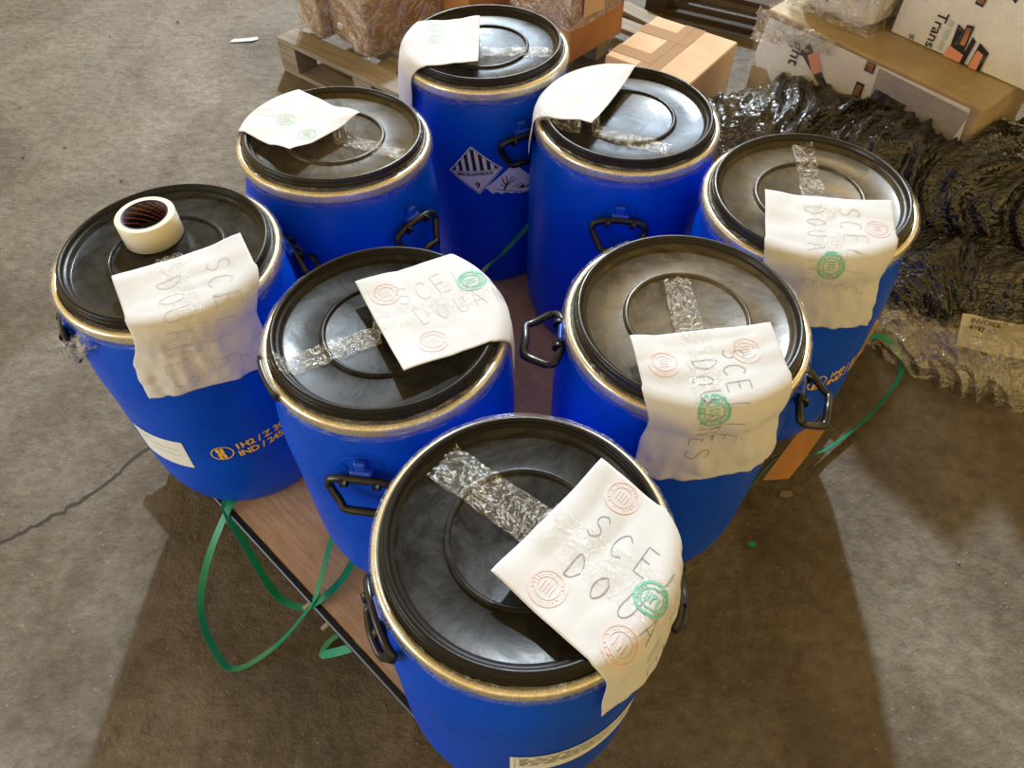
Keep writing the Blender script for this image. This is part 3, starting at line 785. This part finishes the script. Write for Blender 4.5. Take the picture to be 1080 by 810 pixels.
# ------------------------------------------------------------------ green strapping
def strap(pts, label, m='strap', wd=0.0075, tw=None, group='green plastic straps'):
    sp = spline(pts, 12); vs, fs = [], []; n_ = len(sp)
    for i, p in enumerate(sp):
        t_ = (sp[min(i+1,n_-1)]-sp[max(i-1,0)]).normalized()
        side = t_.cross(V((0,0,1)))
        side = side.normalized() if side.length > 0.05 else V((1,0,0))
        f = tw(i/(n_-1)) if tw else 0.35
        up_ = side.cross(t_).normalized(); s_ = (side*cos(f) + up_*sin(f)).normalized()*wd
        th = s_.cross(t_).normalized()*0.0004
        vs += [p+s_+th, p-s_+th, p-s_-th, p+s_-th]
    for i in range(n_-1):
        for k_ in range(4): fs.append((4*i+k_, 4*i+(k_+1)%4, 4*i+4+(k_+1)%4, 4*i+4+k_))
    fs += [(3,2,1,0), (4*n_-4,4*n_-3,4*n_-2,4*n_-1)]
    return mesh('plastic_strap', vs, fs, MT[m], smooth=False, label=label, cat='strap', group=group)
strap([(-0.60,0.86,0.155),(-0.623,0.818,0.150),(-0.568,0.737,0.10),(-0.505,0.658,0.06),(-0.431,0.610,0.10),(-0.382,0.604,0.155),(-0.344,0.646,0.158),(-0.292,0.731,0.170),(-0.205,0.60,0.22),(-0.19,0.53,0.21)],
      'green strap bowing off the board edge and rising to the nearest drum', tw=lambda t: 0.25, wd=0.0085)
strap([(-0.60,0.85,0.150),(-0.616,0.811,0.150),(-0.669,0.734,0.06),(-0.677,0.647,0.013),(-0.631,0.562,0.008),(-0.574,0.517,0.008),(-0.492,0.557,0.03),(-0.409,0.598,0.13),(-0.388,0.635,0.160),(-0.379,0.729,0.160),(-0.37,0.80,0.158)],
      'green strap making the long loop that lies on the floor at left', tw=lambda t: 0.15+0.5*t)
strap([(-0.20,0.520,0.165),(-0.26,0.537,0.155),(-0.322,0.532,0.09),(-0.387,0.541,0.025),(-0.397,0.552,0.012),(-0.385,0.575,0.010),(-0.345,0.595,0.03),(-0.30,0.62,0.05)],
      'short green strap loop poking out beside the nearest drum handle', tw=lambda t: 0.5, wd=0.0085)
strap([(0.52,0.86,0.153),(0.594,0.939,0.145),(0.664,0.985,0.10),(0.754,1.031,0.03),(0.876,1.116,0.014),(0.977,1.208,0.012),(1.048,1.289,0.012),(1.068,1.350,0.02),(1.02,1.39,0.06),(0.93,1.36,0.10)],
      'green strap curving over the floor on the right of the drums', tw=lambda t: 0.9)
strap([(-0.20,1.36,0.17),(-0.110,1.430,0.22),(-0.062,1.462,0.26),(-0.025,1.462,0.30),(0.005,1.475,0.33),(0.040,1.497,0.36),(0.075,1.55,0.38)], 'green strap stretched low between the rear drums', tw=lambda t: 0.1)

# ------------------------------------------------------------------ back left: grey pallet with wrapped cartons
PL_A = atan2(2.457-2.913, -0.355+0.925)
plc = pallet('grey_pallet', (-0.925, 2.913), PL_A, 0.95, 0.95, 5, 0.10, MT['palewood'], 'weathered grey pallet under the wrapped cartons behind the drums')
def oriented(name, corner, ex, size, m, bev=0.004, z=0.0, wob=0.0, **k):
    """box whose nearest bottom corner is `corner`; local x along bearing ex, y to its left"""
    e = empty(name, (corner[0], corner[1], z), ex, **k)
    bm = bmesh.new(); box_bm(bm, *size, Matrix.Translation((size[0]/2, size[1]/2, size[2]/2)), bev)
    if wob:
        bmesh.ops.subdivide_edges(bm, edges=bm.edges[:], cuts=5, use_grid_fill=True)
        for v in bm.verts:
            d = V((ns(v.co.x*7, v.co.y*7, v.co.z*7), ns(v.co.y*7, v.co.z*7, v.co.x*7+5), ns(v.co.z*7, v.co.x*7, v.co.y*7+9)))
            v.co += d*wob
            if v.co.z < 0: v.co.z = 0
    me = bpy.data.meshes.new('carton'); bm.to_mesh(me); bm.free(); me.materials.append(m)
    o = bpy.data.objects.new('carton', me); link(o, e); return e
def shell(e, size, m=None, grow=0.006, zr=(0,1), crump=0.010, name='stretch_wrap', n=22, top=True):
    """crumpled film shell round a carton (sides and top)"""
    sx, sy, sz = size; z0, z1 = sz*zr[0], sz*zr[1]; vs, fs = [], []
    per = [(0,0),(sx,0),(sx,sy),(0,sy)]; ring_ = []
    for i in range(4):
        a, b = V(per[i]), V(per[(i+1)%4])
        for k_ in range(n): ring_.append(a+(b-a)*k_/n)
    m_ = len(ring_); c = V((sx/2, sy/2)); rows = 12
    for r_ in range(rows+1):
        for i, p in enumerate(ring_):
            z = z0+(z1-z0)*r_/rows; q = p-c
            g = grow + crump*abs(ns(p.x*22+z*9, p.y*22, z*14)) + crump*0.5*abs(ns(p.x*60, p.y*60, z*50))
            q = c + V((q.x*(1+2*g/sx), q.y*(1+2*g/sy)))
            vs.append((q.x, q.y, max(z + (0.004 if r_ == rows else 0), 0.002)))
    for r_ in range(rows):
        for i in range(m_): fs.append((r_*m_+i, r_*m_+(i+1)%m_, (r_+1)*m_+(i+1)%m_, (r_+1)*m_+i))
    if top and zr[1] >= 1:
        b = len(vs); g_ = 14
        for i in range(g_+1):
            for j in range(g_+1): 
                x, y = sx*i/g_, sy*j/g_; vs.append((x, y, sz+0.003+crump*0.8*abs(ns(x*25, y*25, 4))))
        for i in range(g_):
            for j in range(g_): fs.append((b+i*(g_+1)+j, b+(i+1)*(g_+1)+j, b+(i+1)*(g_+1)+j+1, b+i*(g_+1)+j+1))
    return mesh(name, vs, fs, m or MT['greywrap'], e)
A2 = atan2(2.841-2.747, -0.431+0.537)
s2 = (0.40, 0.24, 0.22)
b2 = oriented('wrapped_carton', (-0.537,2.747), A2, s2, MT['card'], z=0.142, wob=0.006, label='brown carton under cloudy stretch wrap, the larger one on the grey pallet', cat='box')
shell(b2, (s2[0],s2[1],s2[2]), zr=(0,1), crump=0.012)
s1 = (0.22, 0.135, 0.24)
b1 = oriented('wrapped_carton', (-0.735,2.892), A2, s1, MT['card'], z=0.142, wob=0.006, label='small carton in glossy film at the left end of the grey pallet', cat='box')
shell(b1, s1, crump=0.016)
# far row of cartons on the grey pallet, seen between the papers
b4 = oriented('plain_carton', (-0.16,2.86), A2, (0.34,0.30,0.26), MT['orangecard'], z=0.142, label='plain brown carton half hidden behind the rearmost drum', cat='box')
s3 = (0.32, 0.30, 0.30)
A3 = atan2(3.2-2.946, 0.471-0.234)
b3 = oriented('wrapped_carton', (0.214,2.70), A3, s3, MT['orangecard'], z=0.142, wob=0.004, label='orange brown carton, grey film round its top, right behind the rearmost drum', cat='box')
shell(b3, s3, zr=(0.42,1.0), crump=0.012, m=MT['greywrap'])
mesh('carton_label', [(0.05,-0.016,0.16),(0.17,-0.016,0.15),(0.17,-0.016,0.22),(0.05,-0.016,0.23)], [(0,1,2,3)], MT['lightcard'], b3, smooth=False)

# ------------------------------------------------------------------ the light cardboard box with brown tape
AD = atan2(-0.2, 0.266)
D0 = V((0.331, 2.562)); sD = (0.333, 0.362, 0.245)
bx = oriented('cardboard_box', D0, AD, sD, MT['lightcard'], z=0.004, label='pale cardboard box with crossed brown tape behind the drums', cat='box')
zt = sD[2]+0.0008
def quad(name, pts, m, parent, zz): return mesh(name, [(x, y, zz) for x, y in pts], [tuple(range(len(pts)))], m, parent, smooth=False)
quad('brown_tape', [(0.125,0),(0.205,0),(0.205,0.362),(0.125,0.362)], MT['browntape'], bx, zt)
quad('brown_tape', [(0.0,0.22),(0.205,0.22),(0.205,0.285),(0.0,0.285)], MT['browntape'], bx, zt+0.0005)
quad('brown_tape', [(0.0,0.04),(0.16,0.04),(0.16,0.10),(0.0,0.10)], MT['browntape'], bx, zt+0.0005)
mesh('flap_seam', *cutpoly([(0.163,0),(0.1645,0),(0.1645,0.362),(0.163,0.362)]), MT['labelblack'], bx, smooth=False).location = (0,0,zt+0.001)
mesh('pen_scribble', *tube(spline([(0.3345,0.10,0.10),(0.3345,0.13,0.14),(0.3345,0.12,0.08),(0.3345,0.16,0.12),(0.3345,0.15,0.07)],6), 0.001, 5), MT['labelblack'], bx)

# dark pallets and loose planks further back
random.seed(21)
pallet('dark_pallet', (0.60,3.44), radians(-28), 1.1, 0.95, 7, 0.095, MT['darkwood'], 'dark brown pallet on the floor behind the pale cardboard box', h=0.13)
pallet('dark_pallet', (0.83,2.50), atan2(-0.789, 0.615), 0.95, 0.62, 5, 0.09, MT['darkwood'], 'dark pallet under the printed white cartons', h=0.13)
for (x, y, a, L, lb) in ((0.50,3.42,-50,0.62,'grey loose plank lying left of the dark pallet'), (0.60,3.05,-42,0.50,'short grey plank leaning low behind the pale cardboard box')):
    box('loose_plank', (L, 0.085, 0.02), (x, y, 0.02 if x < 0.55 else 0.06), MT['palewood'], rz=radians(a), bev=0.002, label=lb, cat='plank')
pp = spline([(0,0,0.02),(0.05,0.01,0.05),(0.10,0.0,0.04),(0.16,0.02,0.02)], 4)
vs = []; 
for i, p in enumerate(pp):
    for j in range(5): vs.append((0.80+p.x+0.02*ns(i,j), 2.50+p.y+j*0.03, p.z+0.015*abs(ns(i*0.5, j*0.7, 3))))
fs = [(i*5+j, (i+1)*5+j, (i+1)*5+j+1, i*5+j+1) for i in range(len(pp)-1) for j in range(4)]
mesh('torn_wrapping', vs, fs, MT['scrapwhite'], label='torn pale wrapping between cardboard box and printed carton', cat='wrapping')

# ------------------------------------------------------------------ right: printed cartons in stretch wrap
AA = atan2(-0.789, 0.615)
P0 = V((0.838, 2.492)); zA = 0.132
sA = (0.76, 0.32, 0.31)
ca = oriented('printed_carton', P0, AA, sA, MT['browncard'], z=zA, wob=0.008, label='long white printed carton in torn wrap at the bottom of the right stack', cat='box')
def face(name, x0, x1, z0, z1, m, parent, y=-0.010, jag=0):
    return mesh(name, [(x0,y,z0),(x1,y,z0),(x1,y,z1),(x0,y,z1)], [(0,1,2,3)], m, parent, smooth=False)
def face_poly(name, pts, m, parent, y=-0.012): return mesh(name, [(x,y,z) for x,z in pts], [tuple(range(len(pts)))], m, parent, smooth=False)
def face_text(name, s, size, x, z, ang, m, parent, y=-0.013):
    v_, f_ = text_mesh(s, size, 0.0004)
    return mesh(name, [(x+p.x*cos(ang)-p.y*sin(ang), y, z+p.x*sin(ang)+p.y*cos(ang)) for p in v_], f_, m, parent, smooth=False)
face_poly('white_panel', [(0.06,0.03),(0.22,0.01),(0.74,0.01),(0.745,0.19),(0.73,0.30),(0.30,0.30),(0.02,0.29),(0.0,0.16)], MT['whitecard'], ca, -0.009)
face_poly('kraft_patch', [(0.0,0.0),(0.17,0.01),(0.06,0.13),(0.0,0.12)], MT['browncard'], ca, -0.0105)
face_text('printed_word', 'ght', 0.062, 0.135, 0.262, -pi/2, MT['labelblack'], ca)
face_poly('printed_slab', [(0.165,0.235),(0.19,0.275),(0.31,0.16),(0.31,0.135)], MT['labelblack'], ca, -0.011)
face_poly('printed_slab', [(0.195,0.235),(0.225,0.262),(0.262,0.21),(0.235,0.185)], MT['salmon'], ca, -0.012)
face('badge', 0.385, 0.413, 0.158, 0.232, MT['labelblack'], ca, -0.012); face('badge_emblem', 0.390, 0.408, 0.166, 0.224, MT['emblem'], ca, -0.013)
face('badge', 0.393, 0.425, 0.270, 0.300, MT['labelblack'], ca, -0.012); face('badge_emblem', 0.398, 0.420, 0.275, 0.297, MT['emblem'], ca, -0.013)
face_poly('grey_panel', [(0.437,0.295),(0.735,0.288),(0.72,0.17),(0.445,0.16)], mat('grey_print', (0.33,0.33,0.32), 0.5), ca, -0.011)
face_poly('printed_slab', [(0.452,0.236),(0.561,0.231),(0.546,0.180),(0.438,0.175)], MT['labelblack'], ca, -0.012)
shell(ca, sA, m=MT['cartonwrap'], grow=0.010, crump=0.014, zr=(0,1.0))
# ragged film gathered round the left top corner
vs, fs = [], []
for i in range(30):
    for j in range(14):
        t_ = i/29; x = -0.022 + 0.30*t_; z = 0.318 - 0.11*(j/13)*(1-0.55*t_) ; y = -0.016-0.022*abs(ns(t_*8, j*0.5)) - 0.012*abs(ns(t_*30, j*0.9, 3))
        vs.append((x + 0.006*ns(j*0.8, t_*9), y, z + 0.010*ns(t_*20, j*0.4)))
for i in range(29):
    for j in range(13): fs.append((i*14+j, (i+1)*14+j, (i+1)*14+j+1, i*14+j+1))
mesh('gathered_film', vs, fs, MT['greywrap'], ca)
P1 = P0 + V((0.615,-0.789))*0.345 + V((0.789,0.615))*0.175
sB = (0.80, 0.42, 0.36)
cb_ = oriented('printed_carton', P1, AA, sB, MT['browncard'], z=zA+0.312, wob=0.0, label='white printed carton reading Trans on top of the right stack', cat='box')
face('white_panel', 0.0, 0.795, 0.004, 0.356, MT['whitecard'], cb_, -0.006)
face_text('printed_word', 'Trans', 0.046, 0.118, 0.112, -pi/2, MT['labelblack'], cb_, -0.010)
for (z0, ln_) in ((0.100,0.02),(0.074,0.03),(0.038,0.026)): face('pale_print', 0.158, 0.170, z0-ln_, z0, MT['teal'], cb_, -0.0095)
face_poly('printed_slab', [(0.190,0.034),(0.184,0.098),(0.206,0.090),(0.240,0.030),(0.236,0.0)], MT['labelblack'], cb_, -0.0095)
face_poly('printed_slab', [(0.182,0.002),(0.187,0.036),(0.246,0.024),(0.242,0.002)], MT['salmon'], cb_, -0.010)
face_poly('badge', [(0.210,0.044),(0.234,0.045),(0.231,0.108),(0.209,0.105)], MT['labelblack'], cb_, -0.011)
face_poly('badge_emblem', [(0.214,0.050),(0.229,0.051),(0.227,0.101),(0.213,0.099)], MT['emblem'], cb_, -0.012)
face_poly('printed_slab', [(0.236,0.002),(0.239,0.081),(0.253,0.073),(0.250,0.002)], MT['labelblack'], cb_, -0.0105)
face_poly('printed_slab', [(0.262,0.002),(0.265,0.074),(0.301,0.058),(0.301,0.002)], MT['labelblack'], cb_, -0.0100)
face_poly('printed_slab', [(0.264,0.002),(0.268,0.054),(0.289,0.048),(0.290,0.002)], MT['salmon'], cb_, -0.011)
face_poly('badge', [(0.203,0.162),(0.228,0.160),(0.231,0.205),(0.204,0.205)], MT['labelblack'], cb_, -0.010)
face_poly('badge_emblem', [(0.207,0.168),(0.224,0.167),(0.227,0.200),(0.208,0.200)], MT['emblem'], cb_, -0.011)
face_poly('printed_slab', [(0.276,0.212),(0.306,0.225),(0.304,0.198)], MT['labelblack'], cb_, -0.010)
face_text('handwritten_mark', 'M', 0.022, 0.062, 0.006, 0.2, MT['pen'], cb_, -0.010)
shell(cb_, sB, m=MT['cartonwrap'], grow=0.007, crump=0.006)
# sack-like wrapped packet on the bottom carton, left of the Trans one
P2 = P0 + V((0.615,-0.789))*0.03 + V((0.789,0.615))*0.085
sC = (0.275, 0.26, 0.20)
cc = oriented('wrapped_packet', P2, AA, sC, MT['whitecard'], z=zA+0.315, wob=0.020, bev=0.03, label='lumpy white packet in clear film, left of the Trans carton', cat='packet')
face_poly('printed_slab', [(0.05,0.07),(0.13,0.05),(0.13,0.14),(0.06,0.15)], MT['labelblack'], cc, -0.014)
face_poly('printed_slab', [(0.07,0.08),(0.11,0.07),(0.12,0.12),(0.07,0.13)], MT['salmon'], cc, -0.015)
shell(cc, sC, grow=0.012, crump=0.022)
# the stack goes on above the frame; its shade falls on the film heap and the floor at right
P3 = P0 + V((0.615,-0.789))*0.02 + V((0.789,0.615))*0.03
oriented('plain_carton', P3, AA, (0.27,0.50,0.62), MT['card'], z=zA+0.60, label='tall brown carton higher up the right stack, out of the picture', cat='box')
oriented('plain_carton', P1, AA, (0.80,0.42,0.60), MT['card'], z=zA+0.677, label='top brown carton of the right stack, out of the picture', cat='box')
# brown carton on the floor at the right edge, behind the black film
oriented('plain_carton', (1.68,1.82), radians(52), (0.4,0.2,0.25), MT['orangecard'], z=0.002, label='brown carton at the right edge behind the black film', cat='box')

# ------------------------------------------------------------------ heap of black stretch film over a bundle
def heap(name, A, B, hw, h, nu, nv, m, z0=0.0, seed=0.0, amp=0.03, fine=0.010, tw=1.0, pin=0.4):
    A, B = V((*A, 0)), V((*B, 0)); d = B-A; L = d.length; d.normalize(); n_ = V((-d.y, d.x, 0)); vs, fs = [], []
    for i in range(nu+1):
        u = i/nu; prof = (1-abs(2*u-1)**2.6)**0.5 if 0 < u < 1 else 0.0
        prof = max(prof, 0.02)
        for j in range(nv+1):
            a = pi*j/nv
            w_ = hw*prof*(1+0.22*ns(u*3+seed, 2)); hh = h*prof*(1+0.30*ns(u*2.6+seed, 7))
            x = -cos(a)*w_; z = sin(a)**0.8*hh
            ph = u*L*(7 + 3*ns(a*0.7, seed)) + a*tw*0.5
            wx, wy = ph + 0.5*ns(ph*0.9, a*1.2, 2+seed), a + 0.4*ns(ph*0.8, a*1.1, 6+seed)
            rid = (1-min(1, abs(noise.noise(V((wx*1.0, wy*0.8+seed, 0))))*3.2))**1.5
            rid2 = (1-min(1, abs(noise.noise(V((wx*2.6+wy*1.0, wy*0.9, 5))))*3.0))**1.5
            rid3 = (1-min(1, abs(noise.noise(V((wx*5.5-wy*2, wy*2.2, 9))))*2.6))**1.3
            f = amp*rid*0.8 + fine*1.8*rid2 + fine*0.9*rid3 + amp*0.6*ns(u*4, a*1.5, seed)
            p = A + d*(u*L) + n_*(x*(1+f/hw)) + V((0,0,z*(1+f/h)))
            p.z = max(p.z, 0.001) + z0
            vs.append(p)
    k_ = nv+1
    for i in range(nu):
        for j in range(nv): fs.append((i*k_+j, (i+1)*k_+j, (i+1)*k_+j+1, i*k_+j+1))
    return vs, fs
hp = empty('black_film_heap', (1.25,1.90,0), label='big rumpled heap of shiny black stretch film right of the drums', cat='plastic film')
off = V((1.25,1.90,0))
v_, f_ = heap('h', (0.56,2.38), (2.15,1.50), 0.30, 0.33, 260, 100, None, 0.0, 1.0, 0.045, 0.012, 2.0)
mesh('film_bundle', [p-off for p in v_], f_, MT['film'], hp)
v_, f_ = heap('h', (0.98,1.66), (2.05,1.28), 0.17, 0.20, 240, 80, None, 0.0, 4.0, 0.030, 0.010, 1.0)
mesh('film_fold', [p-off for p in v_], f_, MT['film'], hp)
v_, f_ = heap('h', (0.70,2.10), (1.10,1.72), 0.10, 0.20, 120, 60, None, 0.0, 8.0, 0.020, 0.008, 1.0)
mesh('pale_film_fold', [p-off for p in v_], f_, MT['greywrap'], hp, label='paler clear film at the foot of the black heap')

# ------------------------------------------------------------------ clear wrapped bundle with a document inside
cbn = empty('clear_film_bundle', (1.25,1.37,0), label='clear plastic bundle with a printed document inside, on the floor at right', cat='bundle')
off = V((1.25,1.37,0))
v_, f_ = heap('h', (1.00,1.50), (1.70,1.20), 0.145, 0.13, 160, 70, None, 0.0, 15.0, 0.020, 0.008, 1.0)
mesh('clear_film', [p-off for p in v_], f_, MT['bundlewrap'], cbn)
v_, f_ = heap('h', (1.05,1.47), (1.66,1.22), 0.115, 0.105, 40, 24, None, 0.002, 15.0, 0.010, 0.002, 1.0)
mesh('packed_contents', [p-off for p in v_], f_, mat('dusty_contents', (0.22,0.20,0.16), 0.8), cbn)
doc = [V((1.20,1.40,0.125)), V((1.42,1.33,0.125)), V((1.39,1.25,0.085)), V((1.17,1.32,0.085))]
dv = []; n1, n2 = 10, 6
for i in range(n1+1):
    for j in range(n2+1):
        a_ = doc[0].lerp(doc[1], i/n1); b_2 = doc[3].lerp(doc[2], i/n1); p = a_.lerp(b_2, j/n2); dv.append(p-off+V((0,0,0.020+0.006*ns(i*0.5, j*0.5))))
docf = [(i*(n2+1)+j, (i+1)*(n2+1)+j, (i+1)*(n2+1)+j+1, i*(n2+1)+j+1) for i in range(n1) for j in range(n2)]
dob = mesh('document', dv, docf, mat('aged_paper', (0.62,0.58,0.47), 0.7), cbn)
X_ = (doc[1]-doc[0]).normalized(); Y_ = (doc[0]-doc[3]).normalized(); Z_ = X_.cross(Y_)
for s_, fx, fy in (('INVOICE', 0.02, 0.066), ('4397 A7', 0.02, 0.045), ('------------', 0.02, 0.025)):
    tv, tf = text_mesh(s_, 0.019, 0.0003)
    mesh('printed_text', [doc[3]-off + X_*(p.x+fx) + Y_*(p.y+fy) + V((0,0,0.029)) for p in tv], tf, MT['labelblack'], dob, smooth=False)
v_, f_ = heap('h', (0.84,1.60), (1.16,1.42), 0.07, 0.10, 70, 40, None, 0.0, 22.0, 0.016, 0.008, 1.0)
m1 = mesh('crumpled_film', [p-V((1.0,1.5,0)) for p in v_], f_, MT['greywrap'], label='crumpled clear film between the far right drum and the clear bundle', cat='plastic film'); m1.location = (1.0,1.5,0)
v_, f_ = heap('h', (1.03,1.535), (1.13,1.50), 0.022, 0.105, 30, 20, None, 0.0, 2.0, 0.004, 0.002, 1.0)
m1 = mesh('violet_cap', [p-V((1.08,1.52,0)) for p in v_], f_, MT['purple'], label='violet plastic piece poking from the crumpled film', cat='plastic piece'); m1.location = (1.08,1.52,0)

# ------------------------------------------------------------------ litter
def scrap(name, c, pts, m, z=0.004, **k):
    random.seed(len(pts)); vs = [(c[0]+x, c[1]+y, z*(0.5+random.random())) for x, y in pts]; n_ = len(vs)
    vs += [(x, y, zz+0.002) for x, y, zz in vs]
    return mesh(name, vs, [tuple(range(n_))[::-1], tuple(range(n_, 2*n_))]+[(i,(i+1)%n_,n_+(i+1)%n_,n_+i) for i in range(n_)], m, smooth=False, **k)
scrap('film_scrap', (-1.137,3.161), [(-0.06,-0.02),(-0.02,-0.015),(0.03,-0.012),(0.055,0.005),(0.05,0.022),(0.0,0.012),(-0.05,0.008)], MT['scrapwhite'], label='pale blue scrap of film on the floor near the grey pallet', cat='litter')
scrap('green_scrap', (0.553,0.799), [(-0.010,-0.006),(0.0,-0.009),(0.010,-0.003),(0.008,0.006),(-0.002,0.008),(-0.011,0.003)], MT['scrapgreen'], 0.006, label='tiny green plastic scrap on the floor right of the drums', cat='litter')
scrap('film_scrap', (0.66,0.93), [(-0.016,-0.006),(0.0,-0.01),(0.016,-0.004),(0.012,0.006),(-0.01,0.008)], MT['palewood'], 0.006, label='pale wood chip beside the right green strap', cat='litter')
random.seed(77)
gv, gf = [], []
for i in range(170):
    x, y = random.uniform(-2.6,1.9), random.uniform(0.3,3.8); s_ = random.uniform(0.0015,0.0045)*(1+0.3*y)
    if -0.9 < x < 1.0 and 0.25 < y < 2.1: continue
    b = len(gv)
    for dx, dy, dz in ((1,0,0.5),(-0.5,0.9,0.4),(-0.7,-0.8,0.5),(0,0,1.4),(0,0,0)): gv.append((x+dx*s_, y+dy*s_, max(dz*s_,0)))
    gf += [(b,b+1,b+3),(b+1,b+2,b+3),(b+2,b,b+3),(b+1,b,b+4),(b+2,b+1,b+4),(b,b+2,b+4)]
mesh('floor_grit', gv, gf, MT['stone'], smooth=False, kind='stuff', label='small pale grit scattered over the concrete floor', cat='grit')
